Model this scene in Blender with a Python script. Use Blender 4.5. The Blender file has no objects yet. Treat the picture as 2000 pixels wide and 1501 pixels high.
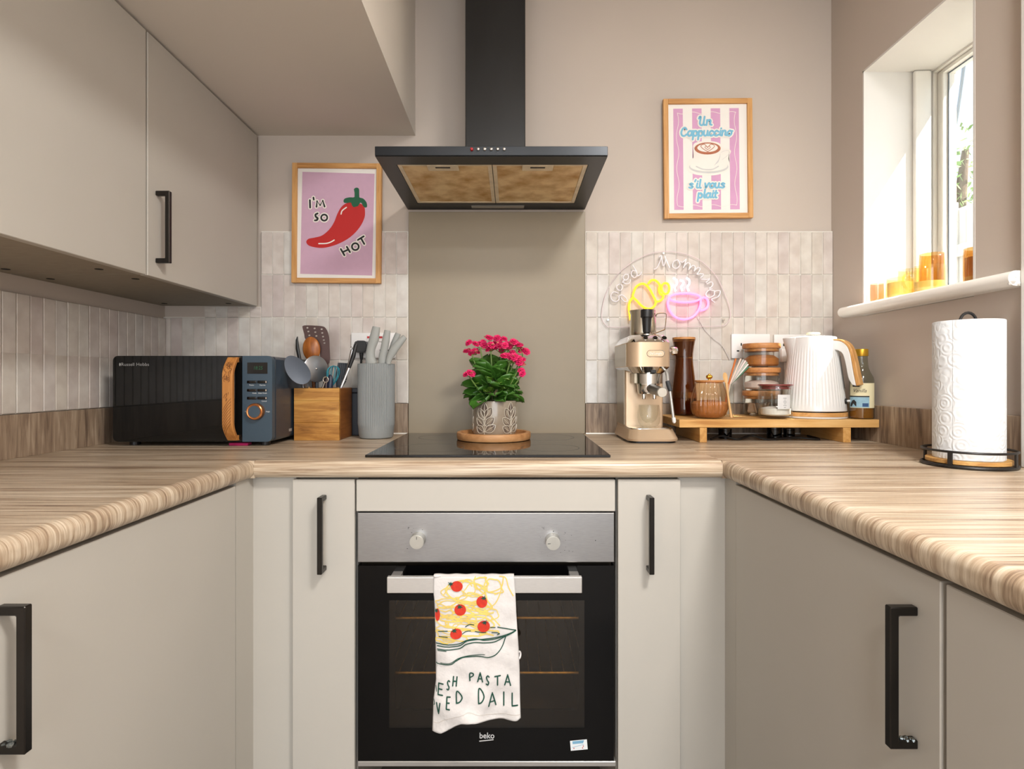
import bpy, bmesh, math, random
from mathutils import Vector, Matrix

random.seed(7)
PI = math.pi
SC = bpy.context.scene
COL = SC.collection

# ------------------------------------------------------------------ camera, light, exposure
EYE_Z = 1.087
FOC = 1100.0                      # focal length in pixels of the 2000 x 1501 frame
cam_d = bpy.data.cameras.new('camera')
cam = bpy.data.objects.new('camera', cam_d)
COL.objects.link(cam)
cam.location = (0, 0, EYE_Z)
cam.rotation_euler = (PI / 2, 0, 0)
cam_d.sensor_width = 36.0
cam_d.lens = FOC / 2000 * 36
cam_d.shift_y = -11.5 / 2000
cam_d.clip_start = 0.02
SC.camera = cam

SC.view_settings.view_transform = 'Standard'
SC.view_settings.look = 'None'
SC.view_settings.gamma = 1.0
SC.view_settings.use_curve_mapping = False
SC.view_settings.exposure = 0.42
SC.cycles.transparent_max_bounces = 24
SC.cycles.max_bounces = 6
SC.cycles.diffuse_bounces = 3
SC.cycles.glossy_bounces = 3
SC.cycles.caustics_reflective = False
SC.cycles.caustics_refractive = False
SC.cycles.use_light_tree = False

world = bpy.data.worlds.new('world')
SC.world = world
world.use_nodes = True
wn = world.node_tree
bg = wn.nodes['Background']
bg.inputs[0].default_value = (0.80, 0.90, 1.0, 1)
bg.inputs[1].default_value = 1.35

def add_light(name, kind, loc, energy, color=(1, 1, 1), size=None, size_y=None, direction=None):
    d = bpy.data.lights.new(name, kind)
    o = bpy.data.objects.new(name, d)
    COL.objects.link(o)
    o.location = loc
    d.energy = energy
    d.color = color
    if kind == 'AREA':
        d.shape = 'RECTANGLE' if size_y else 'DISK'
        d.size = size
        if size_y:
            d.size_y = size_y
    if direction is not None:
        o.rotation_euler = Vector(direction).to_track_quat('-Z', 'Y').to_euler()
    return o

sun = add_light('sun', 'SUN', (4, -1, 6), 13.0, (1.0, 0.965, 0.91), direction=(-1.0, 0.60, -1.59))
sun.data.angle = math.radians(0.6)
# added area light imitating daylight from the unseen opening behind the camera
add_light('daylight_fill', 'AREA', (0.1, -2.30, 1.35), 31.0, (0.96, 0.98, 1.0), 2.0, 1.9, direction=(0, 1, 0.0))
# the kitchen's round ceiling lamp
add_light('ceiling_lamp_light', 'AREA', (0.68, -0.05, 2.40), 34.0, (1.0, 0.975, 0.94), 0.42, direction=(0, 0, -1))

add_light('rear_fill_light', 'AREA', (-0.15, -1.15, 2.40), 16.0, (1.0, 0.975, 0.94), 0.42, direction=(0, 0, -1))  # added fill, unseen: brightens the right wall and the cabinets below it

# ------------------------------------------------------------------ helpers
def W(x, y, Y):
    """photograph pixel at the depth Y (metres from the lens) -> point in the room"""
    return Vector(((x - 1000) * Y / FOC, Y, EYE_Z - (y - 739) * Y / FOC))

def lin(c):
    r = []
    for v in c[:3]:
        v = v / 255.0
        r.append(v / 12.92 if v <= 0.04045 else ((v + 0.055) / 1.055) ** 2.4)
    return (*r, 1.0)

MATS = {}
def new_mat(name):
    m = bpy.data.materials.new(name)
    m.use_nodes = True
    MATS[name] = m
    nt = m.node_tree
    return m, nt, nt.nodes['Principled BSDF']

def node(nt, t, **kw):
    n = nt.nodes.new(t)
    for k, v in kw.items():
        setattr(n, k, v)
    return n

def coords(nt, scale=(1, 1, 1), kind='Object', rot=(0, 0, 0)):
    tc = node(nt, 'ShaderNodeTexCoord')
    mp = node(nt, 'ShaderNodeMapping')
    mp.inputs['Scale'].default_value = scale
    mp.inputs['Rotation'].default_value = rot
    nt.links.new(tc.outputs[kind], mp.inputs['Vector'])
    return mp.outputs['Vector']

def add_bump(nt, bsdf, vec, scale, strength, dist=0.001, detail=3):
    n = node(nt, 'ShaderNodeTexNoise')
    n.inputs['Scale'].default_value = scale
    n.inputs['Detail'].default_value = detail
    if vec is not None:
        nt.links.new(vec, n.inputs['Vector'])
    b = node(nt, 'ShaderNodeBump')
    b.inputs['Strength'].default_value = strength
    b.inputs['Distance'].default_value = dist
    nt.links.new(n.outputs['Fac'], b.inputs['Height'])
    nt.links.new(b.outputs['Normal'], bsdf.inputs['Normal'])

def mat(name, rgb, rough=0.5, metal=0.0, var=0.06, vscale=6.0, bump=None, spec=0.5, emit=None, coat=0.0, sss=0.0, aniso=None):
    m, nt, b = new_mat(name)
    c = lin(rgb)
    vec = coords(nt, aniso or (1, 1, 1))
    n = node(nt, 'ShaderNodeTexNoise')
    n.inputs['Scale'].default_value = vscale
    n.inputs['Detail'].default_value = 4
    nt.links.new(vec, n.inputs['Vector'])
    rp = node(nt, 'ShaderNodeValToRGB')
    rp.color_ramp.elements[0].position = 0.3
    rp.color_ramp.elements[1].position = 0.7
    rp.color_ramp.elements[0].color = (*[v * (1 - var) for v in c[:3]], 1)
    rp.color_ramp.elements[1].color = (*[min(1, v * (1 + var)) for v in c[:3]], 1)
    nt.links.new(n.outputs['Fac'], rp.inputs['Fac'])
    nt.links.new(rp.outputs['Color'], b.inputs['Base Color'])
    b.inputs['Roughness'].default_value = rough
    b.inputs['Metallic'].default_value = metal
    b.inputs['Specular IOR Level'].default_value = spec
    b.inputs['Coat Weight'].default_value = coat
    if sss:
        b.inputs['Subsurface Weight'].default_value = sss
        b.inputs['Subsurface Radius'].default_value = (0.01, 0.008, 0.006)
    if bump:
        add_bump(nt, b, vec, bump[0], bump[1], bump[2] if len(bump) > 2 else 0.001)
    if emit:
        b.inputs['Emission Color'].default_value = lin(emit[0])
        b.inputs['Emission Strength'].default_value = emit[1]
        m.cycles.emission_sampling = 'NONE'
    return m

def wood(name, cols, axis='X', fine=60.0, stretch=22.0, rough=0.45, bump=0.15, flat=None, spread=0.28):
    """cols: darkest .. lightest"""
    m, nt, b = new_mat(name)
    s = [fine, fine, fine]
    s['XYZ'.index(axis)] = fine / stretch
    if flat:
        s['XYZ'.index(flat)] = fine / 14
    vec = coords(nt, s)
    n = node(nt, 'ShaderNodeTexNoise')
    n.inputs['Scale'].default_value = 1.0
    n.inputs['Detail'].default_value = 6
    n.inputs['Roughness'].default_value = 0.62
    n.inputs['Distortion'].default_value = 0.6
    nt.links.new(vec, n.inputs['Vector'])
    s2 = [fine * .16] * 3
    s2['XYZ'.index(axis)] = fine * .16 / (stretch * .45)
    if flat:
        s2['XYZ'.index(flat)] = fine * .16 / 6
    vec2 = coords(nt, s2)
    n2 = node(nt, 'ShaderNodeTexNoise')
    n2.inputs['Scale'].default_value = 1.0
    n2.inputs['Detail'].default_value = 3
    n2.inputs['Distortion'].default_value = 1.2
    nt.links.new(vec2, n2.inputs['Vector'])
    mx = node(nt, 'ShaderNodeMath', operation='MULTIPLY_ADD')
    mx.inputs[1].default_value = 0.55
    nt.links.new(n.outputs['Fac'], mx.inputs[0])
    m2 = node(nt, 'ShaderNodeMath', operation='MULTIPLY')
    m2.inputs[1].default_value = 0.45
    nt.links.new(n2.outputs['Fac'], m2.inputs[0])
    nt.links.new(m2.outputs[0], mx.inputs[2])
    rp = node(nt, 'ShaderNodeValToRGB')
    k = len(cols)
    el = rp.color_ramp.elements
    while len(el) < k:
        el.new(0.5)
    for i in range(k):
        el[i].position = 0.5 - spread / 2 + spread * i / (k - 1)
        el[i].color = lin(cols[i])
    nt.links.new(mx.outputs[0], rp.inputs['Fac'])
    nt.links.new(rp.outputs['Color'], b.inputs['Base Color'])
    b.inputs['Roughness'].default_value = rough
    bp = node(nt, 'ShaderNodeBump')
    bp.inputs['Strength'].default_value = bump
    bp.inputs['Distance'].default_value = 0.001
    nt.links.new(mx.outputs[0], bp.inputs['Height'])
    nt.links.new(bp.outputs['Normal'], b.inputs['Normal'])
    return m

def glass(name, tint, rough=0.02, base=0.05, edge=0.55):
    """thin-walled glass: tinted see-through with reflections that grow towards the rim"""
    m = bpy.data.materials.new(name)
    m.use_nodes = True
    MATS[name] = m
    nt = m.node_tree
    nt.nodes.clear()
    out = node(nt, 'ShaderNodeOutputMaterial')
    tr = node(nt, 'ShaderNodeBsdfTransparent')
    tr.inputs[0].default_value = lin(tint)
    gl = node(nt, 'ShaderNodeBsdfGlossy')
    gl.inputs['Roughness'].default_value = rough
    lw = node(nt, 'ShaderNodeLayerWeight')
    lw.inputs[0].default_value = 0.5
    pw = node(nt, 'ShaderNodeMath', operation='POWER')
    pw.inputs[1].default_value = 3.0
    nt.links.new(lw.outputs['Facing'], pw.inputs[0])
    ma = node(nt, 'ShaderNodeMath', operation='MULTIPLY_ADD')
    ma.inputs[1].default_value = edge
    ma.inputs[2].default_value = base
    nt.links.new(pw.outputs[0], ma.inputs[0])
    mx = node(nt, 'ShaderNodeMixShader')
    nt.links.new(ma.outputs[0], mx.inputs[0])
    nt.links.new(tr.outputs[0], mx.inputs[1])
    nt.links.new(gl.outputs[0], mx.inputs[2])
    nt.links.new(mx.outputs[0], out.inputs[0])
    return m

# ---- objects
def thing(name, label, cat, loc=(0, 0, 0), rotz=0.0, group=None, rot=None):
    o = bpy.data.objects.new(name, None)
    o.empty_display_size = 0.05
    COL.objects.link(o)
    o.location = loc
    o.rotation_euler = rot if rot else (0, 0, rotz)
    tag(o, label, cat, group)
    return o

def tag(o, label=None, cat=None, group=None, kind=None):
    if label: o['label'] = label
    if cat: o['category'] = cat
    if group: o['group'] = group
    if kind: o['kind'] = kind
    return o

def root_of(o):
    while o.parent:
        o = o.parent
    return o

def obj(name, bm, m, parent=None, loc=None, smooth=False, local=False, label=None, sharp=35):
    """link bm as ONE mesh object; shapes are given in room coordinates unless local"""
    if not local:
        off = None
        if parent is not None:
            off = root_of(parent).location
        elif loc is not None:
            off = Vector(loc)
        if off is not None:
            bmesh.ops.translate(bm, vec=-Vector(off), verts=bm.verts)
    me = bpy.data.meshes.new(name)
    bm.normal_update()
    bm.to_mesh(me)
    bm.free()
    ms = m if isinstance(m, (list, tuple)) else [m]
    for q in ms:
        me.materials.append(MATS[q] if isinstance(q, str) else q)
    if smooth:
        for p in me.polygons:
            p.use_smooth = True
        if sharp:
            try:
                me.set_sharp_from_angle(angle=math.radians(sharp))
            except Exception:
                pass
    o = bpy.data.objects.new(name, me)
    COL.objects.link(o)
    if parent is not None:
        o.parent = parent
    elif loc is not None:
        o.location = loc
    if label:
        o['label'] = label
    return o

def link_copy(src, loc, parent=None, rot=None, scale=None):
    c = src.copy()
    COL.objects.link(c)
    c.parent = parent if parent is not None else src.parent
    c.location = loc
    if rot is not None: c.rotation_euler = rot
    if scale is not None: c.scale = scale
    return c

# ---- shapes (all add to a bmesh and return it)
def B():
    return bmesh.new()

def box(bm, x0, x1, y0, y1, z0, z1, r=0.0, seg=2):
    m = Matrix.Translation(((x0 + x1) / 2, (y0 + y1) / 2, (z0 + z1) / 2)) @ Matrix.Diagonal((abs(x1 - x0), abs(y1 - y0), abs(z1 - z0), 1))
    g = bmesh.ops.create_cube(bm, size=1.0, matrix=m)
    if r > 0:
        es = set()
        for v in g['verts']:
            es.update(v.link_edges)
        bmesh.ops.bevel(bm, geom=list(es), offset=r, segments=seg, affect='EDGES', profile=0.5)
    return bm

def bx(*a, **k):
    return box(B(), *a, **k)

def lathe(bm, prof, c=(0, 0, 0), seg=40, mod=None, cap=True):
    """prof: (radius, z) from bottom to top; mod(angle, i) scales the radius"""
    rings = []
    for i, (r, z) in enumerate(prof):
        ring = []
        for k in range(seg):
            a = 2 * PI * k / seg
            rr = r * (mod(a, i) if mod else 1.0)
            ring.append(bm.verts.new((c[0] + rr * math.cos(a), c[1] + rr * math.sin(a), c[2] + z)))
        rings.append(ring)
    for i in range(len(rings) - 1):
        for k in range(seg):
            k2 = (k + 1) % seg
            bm.faces.new((rings[i][k], rings[i][k2], rings[i + 1][k2], rings[i + 1][k]))
    if cap:
        if prof[0][0] > 1e-6:
            bm.faces.new(list(reversed(rings[0])))
        if prof[-1][0] > 1e-6:
            bm.faces.new(rings[-1])
    bmesh.ops.remove_doubles(bm, verts=[v for ring in rings for v in ring], dist=1e-6)
    return bm

def frames(pts, closed=False):
    n = len(pts)
    out = []
    up = None
    for i in range(n):
        a = pts[(i - 1) % n] if (closed or i > 0) else pts[i]
        b = pts[(i + 1) % n] if (closed or i < n - 1) else pts[i]
        t = (b - a).normalized()
        if up is None:
            ref = Vector((0, 0, 1)) if abs(t.z) < 0.9 else Vector((1, 0, 0))
            u = t.cross(ref).normalized()
        else:
            u = (up - t * up.dot(t))
            u = u.normalized() if u.length > 1e-9 else t.orthogonal().normalized()
        up = u
        out.append((t, u, t.cross(u).normalized()))
    return out

def tube(bm, pts, r, seg=10, closed=False, sx=1.0, sy=1.0):
    pts = [Vector(p) for p in pts]
    rs = r if isinstance(r, (list, tuple)) else [r] * len(pts)
    fr = frames(pts, closed)
    rings = []
    for p, (t, u, v), rr in zip(pts, fr, rs):
        rings.append([bm.verts.new(p + u * (rr * sy * math.cos(2 * PI * k / seg)) + v * (rr * sx * math.sin(2 * PI * k / seg))) for k in range(seg)])
    m = len(rings)
    for i in range(m if closed else m - 1):
        A, C = rings[i], rings[(i + 1) % m]
        for k in range(seg):
            k2 = (k + 1) % seg
            bm.faces.new((A[k], A[k2], C[k2], C[k]))
    if not closed:
        bm.faces.new(list(reversed(rings[0])))
        bm.faces.new(rings[-1])
    return bm

def cyl(bm, a, b, r, r2=None, seg=24):
    return tube(bm, [a, b], [r, r if r2 is None else r2], seg)

def sphere(bm, c, r, su=16, sv=10, sc=(1, 1, 1)):
    m = Matrix.Translation(c) @ Matrix.Diagonal((r * sc[0], r * sc[1], r * sc[2], 1))
    bmesh.ops.create_uvsphere(bm, u_segments=su, v_segments=sv, radius=1.0, matrix=m)
    return bm

def prism(bm, pts, depth):
    """pts: 3-D polygon; extruded by the vector depth"""
    depth = Vector(depth)
    a = [bm.verts.new(p) for p in pts]
    b = [bm.verts.new(Vector(p) + depth) for p in pts]
    n = len(a)
    bm.faces.new(a)
    bm.faces.new(list(reversed(b)))
    for i in range(n):
        j = (i + 1) % n
        bm.faces.new((a[i], b[i], b[j], a[j]))
    bmesh.ops.recalc_face_normals(bm, faces=bm.faces[:])
    return bm

def loft(bm, loops, cap=True):
    rings = [[bm.verts.new(p) for p in lp] for lp in loops]
    n = len(rings[0])
    for i in range(len(rings) - 1):
        for k in range(n):
            k2 = (k + 1) % n
            bm.faces.new((rings[i][k], rings[i][k2], rings[i + 1][k2], rings[i + 1][k]))
    if cap:
        bm.faces.new(list(reversed(rings[0])))
        bm.faces.new(rings[-1])
    bmesh.ops.recalc_face_normals(bm, faces=bm.faces[:])
    return bm

def rrect(w, h, r, n=5, cx=0.0, cy=0.0):
    pts = []
    for (sx, sy, a0) in ((1, 1, 0), (-1, 1, 90), (-1, -1, 180), (1, -1, 270)):
        for i in range(n + 1):
            a = math.radians(a0 + 90 * i / n)
            pts.append((cx + sx * (w / 2 - r) + r * math.cos(a), cy + sy * (h / 2 - r) + r * math.sin(a)))
    return pts

def smooth_path(pts, closed=False, sub=6):
    pts = [Vector(p) for p in pts]
    n = len(pts)
    out = []
    for i in range(n if closed else n - 1):
        p0 = pts[(i - 1) % n] if (closed or i > 0) else pts[i]
        p1 = pts[i]
        p2 = pts[(i + 1) % n]
        p3 = pts[(i + 2) % n] if (closed or i < n - 2) else p2
        for k in range(sub):
            t = k / sub
            out.append(0.5 * ((2 * p1) + (p2 - p0) * t + (2 * p0 - 5 * p1 + 4 * p2 - p3) * t * t + (3 * p1 - p0 - 3 * p2 + p3) * t ** 3))
    if not closed:
        out.append(pts[-1])
    return out

NUDGE = [0]
def raised(fn):
    """every printed shape sits a hair in front of the one before it"""
    NUDGE[0] = (NUDGE[0] + 1) % 40
    d = Vector((0, -6e-6 * NUDGE[0], 0))
    return lambda x, y: Vector(fn(x, y)) + d

# flat print: 2-D shapes laid on a surface by fn(x, y) -> 3-D point
def stroke(bm, pts, w, fn, closed=False, cap=True, curve=True, sub=5):
    fn0 = fn
    fn = raised(fn)
    p = [Vector((a[0], a[1])) for a in pts]
    if curve and len(p) > 2:
        p = [Vector((q.x, q.y)) for q in smooth_path([Vector((a.x, a.y, 0)) for a in p], closed, sub)]
    n = len(p)
    L, R = [], []
    for i in range(n):
        a = p[(i - 1) % n] if (closed or i > 0) else p[i]
        b = p[(i + 1) % n] if (closed or i < n - 1) else p[i]
        t = b - a
        if t.length < 1e-9:
            t = Vector((1, 0))
        t.normalize()
        nn = Vector((-t.y, t.x)) * (w / 2)
        L.append(bm.verts.new(fn(*(p[i] + nn))))
        R.append(bm.verts.new(fn(*(p[i] - nn))))
    for i in range(n if closed else n - 1):
        j = (i + 1) % n
        try:
            bm.faces.new((R[i], R[j], L[j], L[i]))
        except ValueError:
            pass
    if cap and not closed:
        for q in (p[0], p[-1]):
            disc(bm, q.x, q.y, w / 2, w / 2, fn0, 10)
        if not curve:
            for q in p[1:-1]:
                disc(bm, q.x, q.y, w / 2, w / 2, fn0, 10)
    return bm

def disc(bm, cx, cy, rx, ry, fn, seg=28, rot=0.0):
    fn = raised(fn)
    vs = []
    for k in range(seg):
        a = 2 * PI * k / seg
        x, y = rx * math.cos(a), ry * math.sin(a)
        vs.append(bm.verts.new(fn(cx + x * math.cos(rot) - y * math.sin(rot), cy + x * math.sin(rot) + y * math.cos(rot))))
    bm.faces.new(vs)
    return bm

def poly(bm, pts, fn, curve=False, sub=4):
    p = [Vector((a[0], a[1], 0)) for a in pts]
    if curve:
        p = smooth_path(p, True, sub)
    vs = [bm.verts.new(fn(q.x, q.y)) for q in p]
    f = bm.faces.new(vs)
    bmesh.ops.triangulate(bm, faces=[f])
    return bm

def lettering(bm, s, size, fn, cx=0.0, cy=0.0, shear=0.0, offset=0.0, width=None, align='CENTER'):
    """built-in font; fn(x, y) with y up"""
    cu = bpy.data.curves.new('lettering_curve', 'FONT')
    cu.body = s
    cu.size = size
    cu.align_x = align
    cu.align_y = 'CENTER'
    cu.shear = shear
    cu.offset = offset
    cu.resolution_u = 3
    o = bpy.data.objects.new('lettering_curve', cu)
    COL.objects.link(o)
    dg = bpy.context.evaluated_depsgraph_get()
    me = o.evaluated_get(dg).to_mesh()
    xs = [v.co.x for v in me.vertices] or [0]
    k = 1.0
    if width:
        k = width / max(1e-9, max(xs) - min(xs))
    vs = [bm.verts.new(fn(cx + v.co.x * k, cy + v.co.y)) for v in me.vertices]
    for p in me.polygons:
        try:
            bm.faces.new([vs[i] for i in p.vertices])
        except ValueError:
            pass
    o.evaluated_get(dg).to_mesh_clear()
    bpy.data.objects.remove(o)
    bpy.data.curves.remove(cu)
    return bm

def face_to_camera(bm):
    for f in bm.faces:
        f.normal_update()
        if f.normal.y > 0:
            f.normal_flip()
    return bm

# ------------------------------------------------------------------ materials
mat('wall_paint', (198, 186, 175), 0.85, var=0.02, vscale=3, bump=(260, 0.10, 0.0006))
mat('ceiling_paint', (214, 203, 186), 0.9, var=0.015, vscale=2, bump=(300, 0.12, 0.0006))
mat('bulkhead_paint', (222, 214, 203), 0.9, var=0.02, vscale=2, bump=(320, 0.15, 0.0006))
mat('white_paint', (226, 223, 218), 0.6, var=0.02, vscale=5, bump=(90, 0.10, 0.0008))
mat('gloss_white', (244, 241, 234), 0.28, var=0.02, vscale=8)
mat('cabinet_matt', (190, 185, 176), 0.55, var=0.018, vscale=4, bump=(700, 0.06, 0.0003), spec=0.4)
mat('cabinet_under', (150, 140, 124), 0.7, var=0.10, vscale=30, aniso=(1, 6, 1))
mat('dark_gap', (30, 27, 25), 0.9)
mat('handle_metal', (54, 51, 48), 0.30, metal=0.85, var=0.10, vscale=20)
mat('chipped_metal', (150, 158, 160), 0.25, metal=1.0, var=0.5, vscale=240)
mat('grout', (232, 228, 219), 0.8, var=0.03, vscale=60)
mat('floor_vinyl', (120, 110, 100), 0.5, var=0.1, vscale=4)
mat('splash_glass', (156, 144, 124), 0.34, var=0.02, vscale=5, spec=0.25)
mat('black_satin', (15, 15, 16), 0.30, var=0.15, vscale=14, spec=0.35)
mat('black_gloss', (9, 9, 10), 0.05, var=0.05, vscale=8)
mat('black_plastic', (22, 22, 23), 0.42, var=0.1, vscale=30)
mat('chrome', (228, 226, 222), 0.08, metal=1.0, var=0.03, vscale=20)
mat('silver_paint', (196, 194, 190), 0.35, metal=0.7)
mat('steel_brushed', (158, 156, 155), 0.34, metal=0.9, var=0.10, vscale=60, aniso=(1, 30, 30), bump=(220, 0.12, 0.0004))
mat('steel_handle', (212, 208, 203), 0.36, metal=0.75, var=0.07, vscale=70, aniso=(1, 30, 30))
wood('worktop_oak', [(124, 101, 82), (172, 149, 124), (203, 185, 161), (224, 210, 190)], 'X', fine=190, stretch=45, rough=0.34, bump=0.08, spread=0.27)
wood('worktop_oak_side', [(124, 101, 82), (172, 149, 124), (203, 185, 161), (224, 210, 190)], 'X', fine=190, stretch=45, rough=0.34, bump=0.08, flat='Z', spread=0.27)
wood('upstand_oak', [(106, 88, 74), (140, 119, 100), (166, 145, 123), (188, 169, 147)], 'Z', fine=110, stretch=14, rough=0.5, bump=0.15)
wood('frame_oak_v', [(178, 122, 62), (204, 150, 88), (220, 170, 108)], 'Z', fine=130, stretch=18, rough=0.5)
wood('frame_oak_h', [(178, 122, 62), (204, 150, 88), (220, 170, 108)], 'X', fine=130, stretch=18, rough=0.5)
glass('clear_glass', (251, 252, 251), base=0.03, edge=0.45)
glass('acrylic', (255, 255, 255), rough=0.06, base=0.004, edge=0.12)

def tile_mat(name, cols, rough=0.16):
    m, nt, b = new_mat(name)
    oi = node(nt, 'ShaderNodeObjectInfo')
    rp = node(nt, 'ShaderNodeValToRGB')
    el = rp.color_ramp.elements
    while len(el) < len(cols):
        el.new(0.5)
    for i, c in enumerate(cols):
        el[i].position = i / (len(cols) - 1)
        el[i].color = lin(c)
    nt.links.new(oi.outputs['Random'], rp.inputs['Fac'])
    tc = node(nt, 'ShaderNodeTexCoord')
    ad = node(nt, 'ShaderNodeVectorMath', operation='ADD')
    nt.links.new(tc.outputs['Object'], ad.inputs[0])
    mu = node(nt, 'ShaderNodeMath', operation='MULTIPLY')
    mu.inputs[1].default_value = 40.0
    nt.links.new(oi.outputs['Random'], mu.inputs[0])
    nt.links.new(mu.outputs[0], ad.inputs[1])
    n = node(nt, 'ShaderNodeTexNoise')
    n.inputs['Scale'].default_value = 22.0
    n.inputs['Detail'].default_value = 3
    nt.links.new(ad.outputs[0], n.inputs['Vector'])
    r2 = node(nt, 'ShaderNodeValToRGB')
    r2.color_ramp.elements[0].position = 0.33
    r2.color_ramp.elements[1].position = 0.68
    r2.color_ramp.elements[0].color = (0.84, 0.81, 0.80, 1)
    r2.color_ramp.elements[1].color = (1, 1, 1, 1)
    nt.links.new(n.outputs['Fac'], r2.inputs['Fac'])
    mx = node(nt, 'ShaderNodeMix', data_type='RGBA', blend_type='MULTIPLY')
    mx.inputs['Factor'].default_value = 1.0
    nt.links.new(rp.outputs['Color'], mx.inputs['A'])
    nt.links.new(r2.outputs['Color'], mx.inputs['B'])
    nt.links.new(mx.outputs['Result'], b.inputs['Base Color'])
    b.inputs['Roughness'].default_value = rough
    bp = node(nt, 'ShaderNodeBump')
    bp.inputs['Strength'].default_value = 0.25
    bp.inputs['Distance'].default_value = 0.0015
    nt.links.new(n.outputs['Fac'], bp.inputs['Height'])
    nt.links.new(bp.outputs['Normal'], b.inputs['Normal'])
    return m
tile_mat('tile_glaze', [(216, 207, 199), (224, 218, 210), (212, 201, 195), (220, 217, 211), (217, 209, 198), (208, 197, 193)])

# ------------------------------------------------------------------ the room
XL, XR, YW = -1.185, 1.09, 1.923          # inner faces of left, right and back wall
ZT = 0.90                                  # worktop height
CEIL = 2.42
YF = -2.4                                  # wall behind the camera

def struct(name, bm, m, parent=None, label=None):
    o = obj(name, bm, m, parent)
    if parent is None:
        o['kind'] = 'structure'
        if label: o['label'] = label
    return o

struct('floor', bx(XL - .1, XR + .25, YF - .1, YW + .1, -0.05, 0), 'floor_vinyl')
struct('ceiling', bx(XL - .1, XR + .25, YF - .1, YW + .1, CEIL, CEIL + .05), 'ceiling_paint')
wall_back = struct('wall_back', bx(XL - .1, XR + .22, YW, YW + .1, 0, CEIL), 'wall_paint')
wall_left = struct('wall_left', bx(XL - .1, XL, YF, YW, 0, CEIL), 'wall_paint')
# right wall with the window opening
WY0, WY1, WZ0, WZ1 = 1.327, 1.748, 1.281, 2.04
b_ = B()
box(b_, XR, XR + .29, YF, YW, 0, WZ0)
box(b_, XR, XR + .29, YF, YW, WZ1, CEIL)
box(b_, XR, XR + .29, YF, WY0, WZ0, WZ1)
box(b_, XR, XR + .29, WY1, YW, WZ0, WZ1)
wall_right = struct('wall_right', b_, 'wall_paint')
b_ = B()   # wall behind the camera with a wide glazed opening
box(b_, XL, -1.0, YF - .1, YF, 0, CEIL)
box(b_, 1.0, XR + .2, YF - .1, YF, 0, CEIL)
box(b_, -1.0, 1.0, YF - .1, YF, 2.3, CEIL)
box(b_, -1.0, 1.0, YF - .1, YF, 0, 0.3)
struct('wall_front', b_, 'wall_paint')
struct('ceiling_bulkhead', bx(XL, -0.330, -0.6, YW, 1.916, CEIL), 'bulkhead_paint', label='boxed-in ceiling bulkhead above the wall cabinets')
struct('trim_1', bx(XR - .020, XR, 1.075, 1.186, ZT + .0003, CEIL, r=.003), 'white_paint', label='white upright trim at the edge of the window wall')

# window
win = bpy.data.objects.new('window_1', None); COL.objects.link(win)
tag(win, 'small white-framed window in a deep white reveal', None, kind='structure')
b_ = B()
T_ = .004
box(b_, XR - .0006, 1.300, WY1 - T_, WY1 + .002, WZ0 + .034, WZ1)
box(b_, XR - .0006, 1.300, WY0 - .002, WY0 + T_, WZ0 + .034, WZ1)
box(b_, XR - .0006, 1.300, WY0 - .002, WY1 + .002, WZ1 - T_, WZ1 + .002)
obj('reveal', b_, 'white_paint', win)
b_ = B()
FX0, FX1 = 1.300, 1.356
box(b_, FX0, FX1, 1.7385, WY1 + .008, WZ0, WZ1 + .008, r=.002)
box(b_, FX0, FX1, WY0 - .008, 1.338, WZ0, WZ1 + .008, r=.002)
box(b_, FX0, FX1, 1.338, 1.7385, 2.0300, WZ1 + .008)
box(b_, FX0, FX1, 1.338, 1.7385, WZ0, 1.335)
obj('frame', b_, 'gloss_white', win)
b_ = B()     # casement
box(b_, 1.312, 1.350, 1.716, 1.7375, 1.336, 2.0290, r=.003)
box(b_, 1.312, 1.350, 1.339, 1.352, 1.336, 2.0290, r=.003)
box(b_, 1.312, 1.350, 1.352, 1.716, 2.0180, 2.0290)
box(b_, 1.312, 1.350, 1.352, 1.716, 1.336, 1.350)
obj('casement', b_, 'gloss_white', win)
obj('pane', bx(1.330, 1.333, 1.350, 1.718, 1.348, 2.020), 'clear_glass', win)
mat('gasket', (120, 130, 140), 0.6)
b_ = B()
box(b_, 1.328, 1.330, 1.7125, 1.716, 1.350, 2.018)
box(b_, 1.328, 1.330, 1.352, 1.7125, 2.0145, 2.018)
obj('gasket', b_, 'gasket', win)
obj('corner_bead', bx(1.238, 1.291, 1.7300, WY1 - .0035, 1.316, 2.0355, r=.006, seg=3), 'gloss_white', win, smooth=True)
# sill: a board in the opening with a rounded nose that runs on past both sides
b_ = B()
box(b_, XR - .002, FX0 + .002, WY0 + .001, WY1 - .001, WZ0 + .001, 1.315)
sec = [(1.100, 1.283), (1.062, 1.283)] + [(1.062 - .016 * math.sin(a), 1.299 - .016 * math.cos(a)) for a in [PI * i / 10 for i in range(1, 10)]] + [(1.062, 1.315), (1.100, 1.315)]
sec = [(min(x, XR), z) for x, z in sec]
loft(b_, [[(x, y, z) for x, z in sec] for y in (1.1875, 1.81)])
sill = obj('sill', b_, 'gloss_white', win, smooth=True)
b_ = B()
for q in range(9):
    sphere(b_, (1.064 + random.uniform(-.012, .016), 1.190 + random.uniform(-.002, .004), 1.299 + random.uniform(-.012, .012)), random.uniform(.004, .008), 7, 5)
obj('chipped_end', b_, 'white_paint', sill)

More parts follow.
